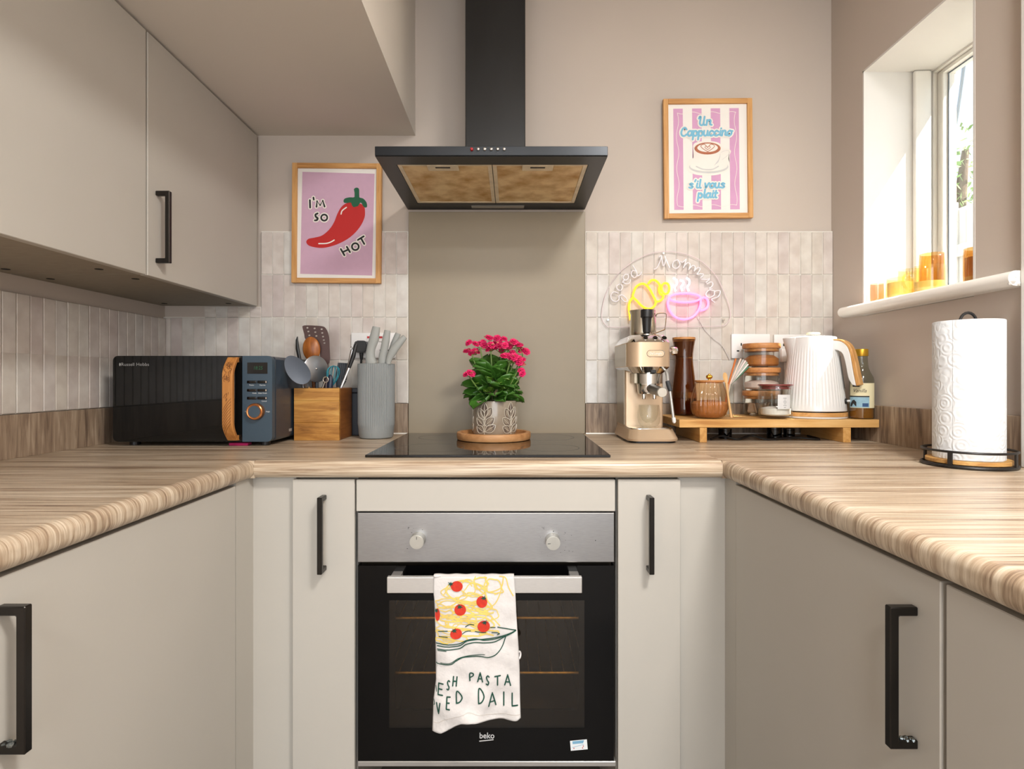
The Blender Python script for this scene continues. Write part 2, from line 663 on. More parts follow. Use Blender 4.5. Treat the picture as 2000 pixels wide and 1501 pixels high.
# tiles: one mesh, many single tiles
TW, TH, TJ = 0.0383, 0.1455, 0.0022
def tile_mesh():
    bm = bx(-(TW - TJ) / 2, (TW - TJ) / 2, -.0024, .0024, -(TH - TJ) / 2, (TH - TJ) / 2, r=.0012, seg=1)
    me = bpy.data.meshes.new('tile')
    bm.to_mesh(me); bm.free()
    me.materials.append(MATS['tile_glaze'])
    return me
TILE = tile_mesh()
def put_tile(parent, loc, rotz=0.0, sx=1.0, sz=1.0):
    o = bpy.data.objects.new('tile', TILE)
    COL.objects.link(o)
    o.parent = parent
    o.location = Vector(loc) + Vector((random.uniform(-.0003, .0003), random.uniform(-.0003, .0003), random.uniform(-.0004, .0004)))
    o.rotation_euler = (random.uniform(-.004, .004), 0, rotz + random.uniform(-.006, .006))
    o.scale = (sx, 1, sz)
    return o
Z0T = 1.0035
GY = YW - .008
XS0, XS1 = -0.3525, 0.2495                 # edges of the glass splashback
# right of the splashback
obj('tile_grout', bx(XS1, XR, GY, YW + .001, Z0T, Z0T + 4 * TH + .002), 'grout', wall_back)
for r in range(4):
    x = XS1 + .002
    c = 0
    while x < XR - .004:
        w = min(TW, XR - x)
        put_tile(wall_back, (x + w / 2, GY - .0008, Z0T + TH * (r + .5)), sx=w / TW)
        x += TW
# left of the splashback
CUT = -0.852
obj('tile_grout', bx(CUT - .0, XS0, GY, YW + .001, Z0T, Z0T + 4 * TH + .002), 'grout', wall_back)
obj('tile_grout', bx(XL, CUT, GY, YW + .001, Z0T, Z0T + 2 * TH + .002), 'grout', wall_back)
obj('tile_grout', bx(-1.045, CUT, GY, YW + .001, Z0T + 2 * TH, 1.331), 'grout', wall_back)
for r in range(4):
    x = XS0 - .002
    c = 0
    while x > XL + .006:
        c += 1
        w = min(TW, x - XL)
        if r < 2 or c <= 13:
            put_tile(wall_back, (x - w / 2, GY - .0008, Z0T + TH * (r + .5)), sx=w / TW)
        elif r == 2 and c <= 18:
            h = 1.330 - (Z0T + 2 * TH)
            put_tile(wall_back, (x - w / 2, GY - .0008, Z0T + 2 * TH + h / 2), sx=w / TW, sz=h / TH)
        x -= TW
# left wall
obj('tile_grout', bx(XL - .001, XL + .008, 0.60, GY, Z0T, Z0T + 2 * TH - .006), 'grout', wall_left)
for r in range(2):
    y = GY - .006
    while y > 0.64:
        put_tile(wall_left, (XL + .0088, y - TW / 2, Z0T - .004 * r + TH * (r + .5)), rotz=PI / 2)
        y -= TW

# upstands
struct('trim_2', bx(XL, XS0, YW - .018, YW, ZT, Z0T - .001, r=.001), 'upstand_oak', label='wood-effect upstand behind the microwave and the utensil box')
struct('trim_3', bx(XS1, XR, YW - .018, YW, ZT, Z0T - .001, r=.001), 'upstand_oak', label='wood-effect upstand behind the coffee machine and the kettle')
struct('trim_4', bx(XL, XL + .018, 0.30, YW - .018, ZT, Z0T - .001, r=.001), 'upstand_oak', label='wood-effect upstand along the wall under the wall cabinets')
struct('trim_5', bx(XR - .014, XR, 1.187, YW - .018, ZT, Z0T + .004, r=.001), 'upstand_oak', label='wood-effect upstand under the window')

for (x0, x1, nm_) in ((XL + .018, XS0, 'trim_2'), (XS1, XR - .014, 'trim_3')):
    b_ = tube(B(), [(x0, YW - .0185, ZT + .0012), (x1, YW - .0185, ZT + .0012)], .0026, 8)
    obj('sealant', b_, 'gloss_white', bpy.data.objects[nm_])
# glass splashback
o = obj('glass_splashback', bx(XS0 + .001, XS1 - .001, YW - .010, YW - .003, ZT + .0005, 1.654, r=.001, seg=1), 'splash_glass', loc=(-.05, YW - .006, ZT))
tag(o, 'taupe glass splashback panel behind the hob', 'splashback')

# ------------------------------------------------------------------ worktops
def nose(y0z, n=8, r=.0165):
    """rounded front edge: list of (out, z) with out measured from the nose line inwards"""
    zt, zb = ZT, ZT - .040
    pts = []
    for i in range(n + 1):
        a = PI / 2 * i / n
        pts.append((r - r * math.sin(a), zt - r + r * math.cos(a)))
    for i in range(n + 1):
        a = PI / 2 * i / n
        pts.append((r - r * math.cos(a), zb + r - r * math.sin(a)))
    return pts
NZ = nose(0)
XWL, XWR, YWF = -0.587, 0.479, 1.279      # front edges of the three runs
R_ = .0165
# back run
b_ = B()
box(b_, XWL, XWR, YWF + R_, YW, ZT - .04, ZT)
loft(b_, [[(x, YWF + o_, z) for o_, z in NZ] for x in (XWL, XWR)])
o = obj('worktop', b_, 'worktop_oak', loc=(0, 1.6, ZT), smooth=True, sharp=30)
tag(o, 'oak-effect worktop carrying the black hob', 'worktop')
# left run
b_ = B()
box(b_, XL, XWL - R_, 0.30, YW, ZT - .04, ZT)
box(b_, XWL - R_, XWL - .0002, YWF + .004, YW, ZT - .04, ZT)
loft(b_, [[(XWL - .0002 - o_, y, z) for o_, z in NZ] for y in (0.30, YWF + .006)])
o = obj('worktop', b_, 'worktop_oak_side', loc=(-.88, 1.0, ZT), smooth=True, sharp=30)
tag(o, 'oak-effect worktop under the microwave and wall cabinets', 'worktop')
# right run
b_ = B()
box(b_, XWR + R_, XR, 0.02, YW, ZT - .04, ZT)
box(b_, XWR + .0002, XWR + R_, YWF + .004, YW, ZT - .04, ZT)
loft(b_, [[(XWR + .0002 + o_, y, z) for o_, z in NZ] for y in (0.02, YWF + .006)])
o = obj('worktop', b_, 'worktop_oak_side', loc=(.78, 1.0, ZT), smooth=True, sharp=30)
tag(o, 'oak-effect worktop below the window, carrying the paper towel', 'worktop')

# ------------------------------------------------------------------ cabinets
def bar_handle(parent, p, out, along, z0, z1, reach=.034, t=.011, chip=False):
    """square bar handle; p: point on the door, out: unit vector off the door, along: horizontal vector in the door"""
    p, out, along = Vector(p), Vector(out), Vector(along)
    h = t / 2
    prof = [(0, z0), (reach, z0), (reach, z1), (0, z1), (0, z1 - t), (reach - t, z1 - t), (reach - t, z0 + t), (0, z0 + t)]
    b_ = B()
    prism(b_, [Vector((p.x, p.y, 0)) + out * a - along * h + Vector((0, 0, z)) for a, z in prof], along * t)
    es = [e for e in b_.edges]
    bmesh.ops.bevel(b_, geom=es, offset=.0012, segments=1, affect='EDGES')
    o = obj('handle', b_, 'handle_metal', parent, label='dark gunmetal bar handle')
    if chip:
        b_ = B()
        for q in range(7):
            c = Vector((p.x, p.y, 0)) + out * random.uniform(.004, .018) + along * random.uniform(-.004, .004) + Vector((0, 0, z0 + t - .0004))
            bmesh.ops.create_icosphere(b_, subdivisions=1, radius=random.uniform(.0022, .0038), matrix=Matrix.Translation(c))
        obj('chipped_patch', b_, 'chipped_metal', o)
    return o

DZ0, DZ1 = 0.12, 0.853
# left base cabinet
def side_base(y0, y1, xf, sgn, label, hy=None, hz=(.65, .82), chip=False, name='base_cabinet'):
    """xf: face plane of the door; sgn: +1 faces +X (left run), -1 faces -X (right run)"""
    back = XL + .02 if sgn > 0 else XR - .02
    t = thing(name, label, 'cabinet', ((xf + back) / 2, (y0 + y1) / 2, 0))
    a, c = sorted((back, xf - sgn * .021))
    obj('body', bx(a, c, y0, y1, .001, ZT - .041), 'cabinet_matt', t)
    a, c = sorted((xf - sgn * .020, xf))
    d = obj('door', bx(a, c, y0 + .0015, y1 - .0015, DZ0, DZ1, r=.0012, seg=1), 'cabinet_matt', t)
    if hy is not None:
        bar_handle(d, (xf, hy, 0), (sgn, 0, 0), (0, 1, 0), hz[0], hz[1], chip=chip)
    return t
side_base(0.630, 1.228, -.602, 1, 'greige base cabinet below the microwave-side worktop, with a chipped bar handle', .662, (.648, .821), True)
side_base(0.648, 1.245, .494, -1, 'greige base cabinet under the window-side worktop, with a chipped bar handle', .690, (.636, .809), True)
side_base(0.045, 0.643, .494, -1, 'greige base cabinet nearest the camera under the window-side worktop')
# corner posts
t = thing('corner_post', 'greige filler post in the corner below the microwave', 'corner post', (-.57, 1.30, 0))
obj('side_face', bx(-.620, -.603, 1.2305, 1.3118, .001, ZT - .041), 'cabinet_matt', t)
obj('front_face', bx(-.620, -.502, 1.312, 1.330, .001, ZT - .041), 'cabinet_matt', t)
t = thing('corner_post', 'greige filler post in the corner below the paper towel side', 'corner post', (.46, 1.30, 0))
obj('side_face', bx(.496, .512, 1.2475, 1.3118, .001, ZT - .041), 'cabinet_matt', t)
obj('front_face', bx(.385, .512, 1.312, 1.330, .001, ZT - .041), 'cabinet_matt', t)
# narrow pull-out cabinets either side of the oven
def narrow(x0, x1, hx, label):
    t = thing('narrow_cabinet', label, 'cabinet', ((x0 + x1) / 2, 1.5, 0))
    obj('body', bx(x0 + .001, x1 - .001, 1.331, 1.88, .001, ZT - .041), 'cabinet_matt', t)
    d = obj('door', bx(x0, x1, 1.296, 1.3115, DZ0 - .1, .855, r=.0012, seg=1), 'cabinet_matt', t)
    bar_handle(d, (hx, 1.296, 0), (0, -1, 0), (1, 0, 0), .647, .820)
narrow(-.5055, -.3625, -.432, 'narrow greige cabinet door between the oven and the microwave-side corner')
narrow(.2440, .3880, .314, 'narrow greige cabinet door between the oven and the window-side corner')

# wall cabinets
def wall_cab(y0, y1, label, hy=None):
    t = thing('wall_cabinet', label, 'cabinet', (-1.02, (y0 + y1) / 2, 1.335))
    bd = obj('body', bx(XL + .001, -.883, y0, y1, 1.3345, 1.912), 'cabinet_matt', t)
    obj('underside', bx(XL + .001, -.884, y0 + .0008, y1 - .0008, 1.3335, 1.3344), 'cabinet_under', bd)
    for (x, y) in ((-1.14, y0 + .06), (-1.14, y1 - .06), (-.93, y0 + .06), (-.93, y1 - .06)):
        obj('screw_cap', lathe(B(), [(.0085, 0), (.0085, .001)], (x, y, 1.3326), 16), 'dark_gap', bd)
    d = obj('door', bx(-.881, -.862, y0 + .0015, y1 - .0015, 1.3315, 1.908, r=.0012, seg=1), 'cabinet_matt', t)
    if hy:
        bar_handle(d, (-.862, hy, 0), (1, 0, 0), (0, 1, 0), 1.367, 1.541)
wall_cab(1.331, 1.907, 'greige wall cabinet beside the chili picture, with a bar handle', 1.366)
wall_cab(0.735, 1.328, 'greige wall cabinet nearest the camera, no handle in view')

# ------------------------------------------------------------------ cooker hood
def filter_mat():
    m, nt, b = new_mat('grease_filter')
    vec = coords(nt, (1, 1, 1))
    v = node(nt, 'ShaderNodeTexVoronoi')
    v.inputs['Scale'].default_value = 420
    nt.links.new(vec, v.inputs['Vector'])
    n = node(nt, 'ShaderNodeTexNoise')
    n.inputs['Scale'].default_value = 16
    n.inputs['Detail'].default_value = 5
    nt.links.new(vec, n.inputs['Vector'])
    rp = node(nt, 'ShaderNodeValToRGB')
    el = rp.color_ramp.elements
    el[0].position = .30; el[0].color = lin((190, 142, 74))
    el[1].position = .62; el[1].color = lin((240, 214, 164))
    nt.links.new(n.outputs['Fac'], rp.inputs['Fac'])
    r2 = node(nt, 'ShaderNodeValToRGB')
    r2.color_ramp.elements[0].color = (.72, .68, .60, 1)
    r2.color_ramp.elements[1].color = (1, 1, 1, 1)
    r2.color_ramp.elements[1].position = .35
    nt.links.new(v.outputs['Distance'], r2.inputs['Fac'])
    mx = node(nt, 'ShaderNodeMix', data_type='RGBA', blend_type='MULTIPLY')
    mx.inputs['Factor'].default_value = 1
    nt.links.new(rp.outputs['Color'], mx.inputs['A'])
    nt.links.new(r2.outputs['Color'], mx.inputs['B'])
    nt.links.new(mx.outputs['Result'], b.inputs['Base Color'])
    b.inputs['Roughness'].default_value = .5
    b.inputs['Metallic'].default_value = .25
    bp = node(nt, 'ShaderNodeBump')
    bp.inputs['Strength'].default_value = .5
    bp.inputs['Distance'].default_value = .001
    nt.links.new(v.outputs['Distance'], bp.inputs['Height'])
    nt.links.new(bp.outputs['Normal'], b.inputs['Normal'])
filter_mat()
mat('filter_frame', (226, 212, 184), 0.45, metal=0.2, var=0.12, vscale=30)
mat('hood_chimney', (17, 18, 20), 0.34, metal=0.1, var=0.35, vscale=5, aniso=(3, 3, 1))
mat('hood_strip', (42, 45, 49), 0.30, metal=0.6, var=0.08, vscale=10)
mat('red_button', (170, 30, 34), 0.3)
mat('lamp_diffuser', (150, 146, 138), 0.4)
HX0, HX1, HY0, HY1, HZ0, HZ1 = -.3535, .2470, 1.4512, 1.9125, 1.6605, 1.6855
t = thing('cooker_hood', 'black chimney cooker hood with two greasy filters above the hob', 'cooker hood', (-.053, 1.9, HZ0))
# canopy: a frame around the two filters plus a flat top
FX = (-.3100, .2050, 1.512, 1.848)
b_ = B()
box(b_, HX0, HX1, HY0 + .004, FX[2], HZ0, HZ1)
box(b_, HX0, HX1, FX[3], HY1, HZ0, HZ1)
box(b_, HX0, FX[0], FX[2], FX[3], HZ0, HZ1)
box(b_, FX[1], HX1, FX[2], FX[3], HZ0, HZ1)
box(b_, FX[0], FX[1], FX[2], FX[3], HZ0 + .012, HZ1)
obj('canopy', b_, 'black_satin', t)
front = obj('control_strip', bx(HX0, HX1, HY0, HY0 + .004, HZ0 + .001, HZ1, r=.001, seg=1), 'hood_strip', t)
for k in range(6):
    x = (W(921.5 + k * 12.7, 292, HY0)).x
    b_ = B()
    cyl(b_, (x, HY0, 1.6765), (x, HY0 - .005, 1.6765), .0042, .0038, 14)
    sphere(b_, (x, HY0 - .005, 1.6765), .0038, 12, 8, (1, .5, 1))
    obj('push_button', b_, 'red_button' if k == 0 else 'chrome', front, smooth=True, label='red push button' if k == 0 else None)
for (x0, x1) in ((FX[0] + .001, -.0545), (-.0525, FX[1] - .001)):
    b_ = B()
    y0, y1, z = FX[2] + .002, FX[3] - .002, HZ0 + .003
    f_ = .011
    for a in ((x0, x1, y0, y0 + f_), (x0, x1, y1 - f_, y1), (x0, x0 + f_, y0 + f_, y1 - f_), (x1 - f_, x1, y0 + f_, y1 - f_)):
        box(b_, a[0], a[1], a[2], a[3], z - .0015, z + .006)
    fr = obj('filter_frame', b_, 'filter_frame', t)
    obj('filter_mesh', bx(x0 + f_, x1 - f_, y0 + f_, y1 - f_, z, z + .004), 'grease_filter', fr)
    cx = (x0 + x1) / 2 - .006
    obj('latch', bx(cx - .042, cx + .042, y0 + .001, y0 + .040, z - .004, z, r=.001, seg=1), 'filter_frame', fr)
    obj('latch_slot', bx(cx - .020, cx + .020, y0 + .012, y0 + .018, z - .005, z - .0035), 'dark_gap', fr)
obj('lamp_cover', bx(-.135, .040, 1.868, 1.894, HZ0 - .0015, HZ0 + .001), 'lamp_diffuser', t)
CHX0, CHX1 = -.140, .040
obj('chimney', bx(CHX0, CHX1, 1.690, HY1 + .0095, HZ1, CEIL - .001, r=.002, seg=1), 'hood_chimney', t)
obj('chimney_collar', bx(CHX0 - .002, CHX1 + .002, 1.688, HY1, HZ1, HZ1 + .045, r=.001, seg=1), 'black_satin', t)

# ------------------------------------------------------------------ hob
t = thing('hob', 'black glass hob let into the worktop below the hood', 'hob', (-.057, 1.6, ZT))
obj('glass_top', bx(-.348, .2335, 1.333, 1.8715, ZT + .0005, ZT + .0065, r=.0012, seg=2), 'black_gloss', t)
mat('hob_ring', (70, 70, 72), 0.3)
for (cx, cy, r) in ((-.215, 1.475, .090), (.10, 1.475, .075), (-.215, 1.735, .072), (.10, 1.735, .090)):
    b_ = B()
    stroke(b_, [(cx + r * math.cos(a), cy + r * math.sin(a)) for a in [2 * PI * k / 40 for k in range(40)]], .0012, lambda x, y: (x, y, ZT + .0067), closed=True, curve=False)
    obj('cooking_zone', b_, 'hob_ring', t)

# ------------------------------------------------------------------ oven
mat('oven_black', (6, 6, 7), 0.10, var=0.05, spec=0.3)
mat('oven_cavity', (112, 98, 78), 0.45, metal=0.2, var=0.2)
mat('rack_wire', (226, 186, 104), 0.3, metal=0.7, var=0.3, vscale=90)
mat('print_white', (226, 226, 226), 0.5)
mat('print_dark', (40, 38, 38), 0.6)
mat('knob_steel', (196, 194, 186), 0.30, metal=0.9, var=0.05, vscale=40)
glass('oven_glass', (206, 196, 180), rough=0.05, base=0.06, edge=0.5)
OX0, OX1, OY = -.3585, .2375, 1.296
t = thing('oven_fascia', 'plain greige panel closing the gap above the oven', 'panel', (-.06, 1.305, .78))
obj('panel', bx(OX0, OX1, OY, OY + .018, .7815, .8545, r=.0012, seg=1), 'cabinet_matt', t)
obj('rail', bx(OX0, OX1, OY + .0185, OY + .10, .7815, .8585), 'dark_gap', t)
t = thing('built_in_oven', 'built-in stainless steel and black glass oven under the hob', 'oven', (-.06, 1.5, .20))
cp = obj('control_panel', bx(OX0 + .003, OX1 - .002, OY, OY + .018, .6645, .7785, r=.0015, seg=2), 'steel_brushed', t)
# casing and lit-less cavity
b_ = B()
box(b_, OX0 + .005, OX1 - .005, OY + .019, 1.80, .762, .778)
box(b_, OX0 + .005, OX1 - .005, OY + .03, 1.80, .18, .215)
box(b_, OX0 + .005, -.300, OY + .03, 1.80, .215, .762)
box(b_, .178, OX1 - .005, OY + .03, 1.80, .215, .762)
box(b_, -.300, .178, OY + .03, 1.80, .60, .762)
box(b_, -.300, .178, 1.70, 1.80, .215, .60)
obj('cavity', b_, 'oven_cavity', t)
for z in (.505, .372):
    b_ = B()
    tube(b_, [(-.299, 1.37, z), (.177, 1.37, z), (.177, 1.69, z), (-.299, 1.69, z)], .0034, 6, closed=True)
    for k in range(16):
        x = -.275 + k * .43 / 15
        tube(b_, [(x, 1.37, z), (x, 1.69, z)], .0014, 5)
    obj('rack', b_, 'rack_wire', t)
# door: black frame round the window pane
DX0, DX1, DZ_0, DZ_1 = OX0 + .004, OX1 - .003, .2075, .6570
wx0, wx1, wz0, wz1 = -.2830, .1670, .2830, .5770
b_ = B()
box(b_, DX0, DX1, OY, OY + .022, wz1, DZ_1)
box(b_, DX0, DX1, OY, OY + .022, DZ_0, wz0)
box(b_, DX0, wx0, OY, OY + .022, wz0, wz1)
box(b_, wx1, DX1, OY, OY + .022, wz0, wz1)
door = obj('door', b_, 'oven_black', t)
obj('window_pane', bx(wx0, wx1, OY + .0005, OY + .004, wz0, wz1), 'oven_glass', door)
b_ = B()
ix = .022
for a in ((wx0, wx0 + .012, wz0, wz1), (wx1 - .012, wx1, wz0, wz1), (wx0 + .012, wx1 - .012, wz0, wz0 + .034)):
    box(b_, a[0], a[1], OY + .012, OY + .020, a[2], a[3])
obj('inner_mask', b_, 'oven_black', door)
obj('bottom_trim', bx(DX0, DX1 + .004, OY - .001, OY + .018, .1955, .2070, r=.001, seg=1), 'silver_paint', t)
# bar handle of the door
HBY, HBZ0, HBZ1 = 1.240, .6145, .6500
b_ = B()
box(b_, -.2755, .1545, HBY, HBY + .012, HBZ0, HBZ1, r=.0015)
for x in (-.262, .141):
    box(b_, x - .011, x + .011, HBY + .011, OY + .001, HBZ0 + .006, HBZ1 - .006, r=.001, seg=1)
obj('handle', b_, 'steel_handle', door, label='wide brushed metal door handle')
# knobs
for (px, py) in ((815, 1056), (1080, 1058)):
    c = W(px, py, OY - .016)
    kb = B()
    cyl(kb, (c.x, OY, c.z), (c.x, OY - .026, c.z), .0168, .0160, 32)
    bmesh.ops.bevel(kb, geom=[e for e in kb.edges if abs(e.verts[0].co.y - (OY - .026)) < 1e-5 and abs(e.verts[1].co.y - (OY - .026)) < 1e-5], offset=.0015, segments=2, affect='EDGES')
    k_ = obj('knob', kb, 'knob_steel', cp, smooth=True)
    d = (0, 1) if px < 900 else (-1, -.1)
    m_ = B()
    stroke(m_, [(c.x + d[0] * .006, c.z + d[1] * .006), (c.x + d[0] * .0125, c.z + d[1] * .0125)], .0012, lambda x, z: (x, OY - .0264, z), cap=False)
    obj('pointer', face_to_camera(m_), 'print_dark', k_)
# worn marks beside the knobs
b_ = B()
fo = lambda x, z: (x, OY - .0004, z)
c = W(798, 1031, OY); lettering(b_, 'P', .007, fo, c.x, c.z)
c = W(1061, 1031, OY); lettering(b_, '°C', .007, fo, c.x, c.z)
for (px, py) in ((1081, 1037), (1163, 1055)):
    c = W(px, py, OY); disc(b_, c.x, c.z, .0012, .0012, fo, 10)
for k in range(46):
    side = random.random() < .22
    cx, cy = (815, 1056) if side else (1085, 1060)
    px, py = cx + random.uniform(-34, 34), cy + random.uniform(-26, 28)
    if math.hypot(px - cx, py - cy) < 19: continue
    c = W(px, py, OY)
    w = random.uniform(.0003, .0013)
    poly(b_, [(c.x, c.z), (c.x + w * 1.6, c.z), (c.x + w * 1.6, c.z + w), (c.x, c.z + w)], fo)
obj('worn_markings', face_to_camera(b_), 'print_dark', cp)['kind'] = 'stuff'
# maker's name and the sticker on the door
b_ = B()
c = W(951, 1438, OY)
lettering(b_, 'beko', .0190, fo, c.x, c.z + .0022, offset=.0003, width=.034)
c2 = W(936, 1446.5, OY); c3 = W(964, 1443.5, OY)
stroke(b_, [(c2.x, c2.z), (c3.x, c3.z)], .0024, fo, cap=False)
obj('brand_lettering', face_to_camera(b_), 'print_white', door)
mat('sticker_white', (232, 236, 238), 0.5)
mat('sticker_blue', (120, 170, 200), 0.5)
mat('sticker_red', (190, 70, 70), 0.5)
c = W(1130.5, 1454, OY)
ca, sa = math.cos(.09), math.sin(.09)
fs = lambda off: (lambda x, z: (c.x + x * ca - z * sa, OY - off, c.z + x * sa + z * ca))
st = obj('sticker', face_to_camera(poly(B(), [(-.0195, -.0115), (.0195, -.0115), (.0195, .0115), (-.0195, .0115)], fs(.0005))), 'sticker_white', door, label='small white warning sticker')
b_ = poly(B(), [(-.014, .0035), (.010, .0035), (.013, .0100), (-.014, .0100)], fs(.0008))
stroke(b_, [(-.016, -.004), (.012, .001)], .0008, fs(.0009), cap=False)
obj('sticker_print', face_to_camera(b_), 'sticker_blue', st)
b_ = B()
for (x, z) in ((-.012, -.006), (.010, -.003), (.008, -.007)):
    disc(b_, x, z, .0014, .0014, fs(.0009), 8)
obj('sticker_marks', face_to_camera(b_), 'sticker_red', st)

# ------------------------------------------------------------------ tea towel on the oven handle
mat('towel_cotton', (224, 219, 216), 0.95, var=0.07, vscale=14, bump=(70, 0.55, 0.003))
mat('towel_green', (28, 74, 60), 0.95)
mat('towel_yellow', (236, 206, 112), 0.95, var=0.10, vscale=40)
mat('towel_red', (206, 56, 38), 0.95, var=0.12, vscale=120)
SP = 4.414
def t_xz(cx, cy):
    p = W(cx / SP + 820, cy / SP + 1100, 1.236)
    return p.x, p.z
def lerp_tab(tab, v):
    if v <= tab[0][0]: return tab[0][1]
    for (a, x), (b, y) in zip(tab, tab[1:]):
        if v <= b:
            return x + (y - x) * (v - a) / (b - a)
    return tab[-1][1]
LEFT = [(95, 118), (240, 116), (320, 124), (560, 132), (850, 143), (1000, 140), (1150, 122), (1330, 112), (1440, 110)]
RIGHT = [(95, 810), (240, 822), (420, 830), (700, 848), (900, 858), (1100, 862), (1270, 866), (1310, 868)]
def bottom(u):
    return lerp_tab([(0, 1440), (.10, 1436), (.22, 1392), (.33, 1345), (.45, 1325), (.6, 1330), (.85, 1336), (.96, 1322), (1, 1300)], u)
def t_y(cx, cy):
    u = (cx - 120) / 720.0
    v = max(0.0, (cy - 250) / 1100.0)
    y = 1.2355
    y += .0065 * v * math.sin(u * 7.5 + 1.0 + v * 1.2)
    y += .0016 * min(1, v * 3) * math.sin(u * 23 + v * 14 + 2 * math.sin(v * 6)) + .0012 * min(1, v * 3) * math.sin(u * 9 - v * 31)
    y += .0022 * min(1, v * 2) * math.sin(u * 15 + v * 9)
    y += .0035 * v * v * math.sin((u + v * .5) * 11)
    y -= .010 * v * v
    # soft diagonal fold and the puckered hem
    d = (cx - 300) * .5 - (cy - 1230) * .9
    y -= .0045 * math.exp(-(d / 90.0) ** 2) * v
    if u < .18:
        y += .004 * ((.18 - u) / .18) ** 2 * (1 + v)
    if u > .92:
        y += .004 * ((u - .92) / .08) ** 2
    return y
def t_pt(cx, cy, off=0.0):
    x, z = t_xz(cx, cy)
    return (x, t_y(cx, cy) - off, z)
towel = thing('tea_towel', 'cream printed tea towel hanging over the oven door handle', 'towel', (-.08, HBY, .65))
NU, NV = 56, 96
b_ = B()
grid = []
for j in range(NV + 1):
    row = []
    for i in range(NU + 1):
        u = i / NU
        yb = bottom(u)
        cy = 112 + (yb - 112) * j / NV
        cx = lerp_tab(LEFT, cy) + (lerp_tab(RIGHT, cy) - lerp_tab(LEFT, cy)) * u
        row.append(b_.verts.new(t_pt(cx, cy)))
    grid.append(row)
# over the bar and down behind it
back = []
zt = HBZ1 + .0022
over = [(HBY - .0035, zt - .0012), (HBY - .001, zt + .0012), (HBY + .006, zt + .0016), (HBY + .0135, zt), (HBY + .0155, zt - .006)]
for (yy, zz) in over:
    row = []
    for i in range(NU + 1):
        v0 = grid[0][i].co
        row.append(b_.verts.new((v0.x, yy, zz + .0006 * math.sin(i * .5))))
    back.append(row)
for k in range(1, 34):
    row = []
    for i in range(NU + 1):
        v0 = grid[0][i].co
        w = .004 * k / 34
        row.append(b_.verts.new((v0.x + .004 * k / 34 * (1 - 2 * i / NU), HBY + .0165 + w * math.sin(i * .3), zt - .006 - (.292 + .022 * (1 - i / NU)) * k / 33)))
    back.append(row)
allrows = list(reversed(back)) + grid
for A, C in zip(allrows, allrows[1:]):
    for i in range(NU):
        b_.faces.new((A[i], C[i], C[i + 1], A[i + 1]))
cloth = obj('cloth', b_, 'towel_cotton', towel, smooth=True, sharp=0)
sm = cloth.modifiers.new('thickness', 'SOLIDIFY'); sm.thickness = .0012; sm.offset = 1.0
face = lambda off: (lambda x, y: t_pt(x, y, off))
# hem line
b_ = B()
stroke(b_, [(116, 1366), (160, 1360), (220, 1318), (300, 1285), (370, 1272), (430, 1250), (520, 1268), (640, 1290), (760, 1288), (862, 1272)], 3, face(.0018))
obj('hem_seam', face_to_camera(b_), mat('towel_seam', (196, 186, 175), 0.95), towel)
# pasta
b_ = B()
rp_ = random.Random(3)
def spaghetti(cx, cy, rx, ry, rot, n=14, jit=14, w=9, arc=1.0):
    pts = []
    a0 = rp_.uniform(0, 6.28)
    for k in range(n):
        a = a0 + 2 * PI * arc * k / (n - 1)
        x, y = rx * math.cos(a), ry * math.sin(a)
        px = cx + x * math.cos(rot) - y * math.sin(rot) + rp_.uniform(-jit, jit)
        py = cy + x * math.sin(rot) + y * math.cos(rot) + rp_.uniform(-jit * .6, jit * .6)
        lo, hi = 136, 812
        pts.append((min(max(px, lo), hi), min(max(py, 116), 690)))
    stroke(b_, pts, w, face(.0020 + .0006 * rp_.random()))
for (cx, cy, rx, ry, rot) in ((400, 250, 180, 90, .2), (520, 160, 60, 55, 0), (640, 190, 80, 60, .5), (420, 200, 60, 70, 0), (330, 330, 190, 40, 0),
                              (470, 330, 150, 70, .3), (300, 420, 150, 45, .1), (430, 440, 160, 50, -.1), (560, 420, 120, 60, .2), (250, 500, 110, 40, 0),
                              (380, 520, 150, 35, .05), (520, 500, 120, 45, .2), (240, 600, 100, 35, 0), (220, 660, 80, 20, 0), (450, 590, 130, 25, 0), (600, 590, 80, 22, .1), (390, 380, 130, 60, 0), (300, 260, 110, 50, .2), (430, 300, 120, 30, 0), (260, 350, 110, 30, 0), (250, 440, 100, 35, .1), (480, 470, 140, 40, 0), (330, 470, 150, 30, 0), (420, 540, 140, 25, .1), (300, 640, 120, 20, 0), (230, 560, 90, 28, 0), (540, 380, 110, 40, .3), (470, 230, 90, 60, 0)):
    spaghetti(cx, cy, rx, ry, rot, arc=rp_.uniform(.8, 1.25), w=rp_.choice((8, 10, 12)))
for pts in ([(205, 270), (250, 210), (330, 150), (410, 145), (450, 190)], [(480, 110), (470, 150), (500, 210), (560, 260)], [(690, 105), (740, 120), (765, 200), (805, 275)], [(560, 110), (580, 170), (590, 240), (700, 205), (720, 110)], [(520, 400), (600, 440), (690, 530)], [(720, 130), (690, 260), (640, 350), (560, 380)]):
    stroke(b_, pts, 9, face(.0019))
obj('pasta_print', face_to_camera(b_), 'towel_yellow', towel)
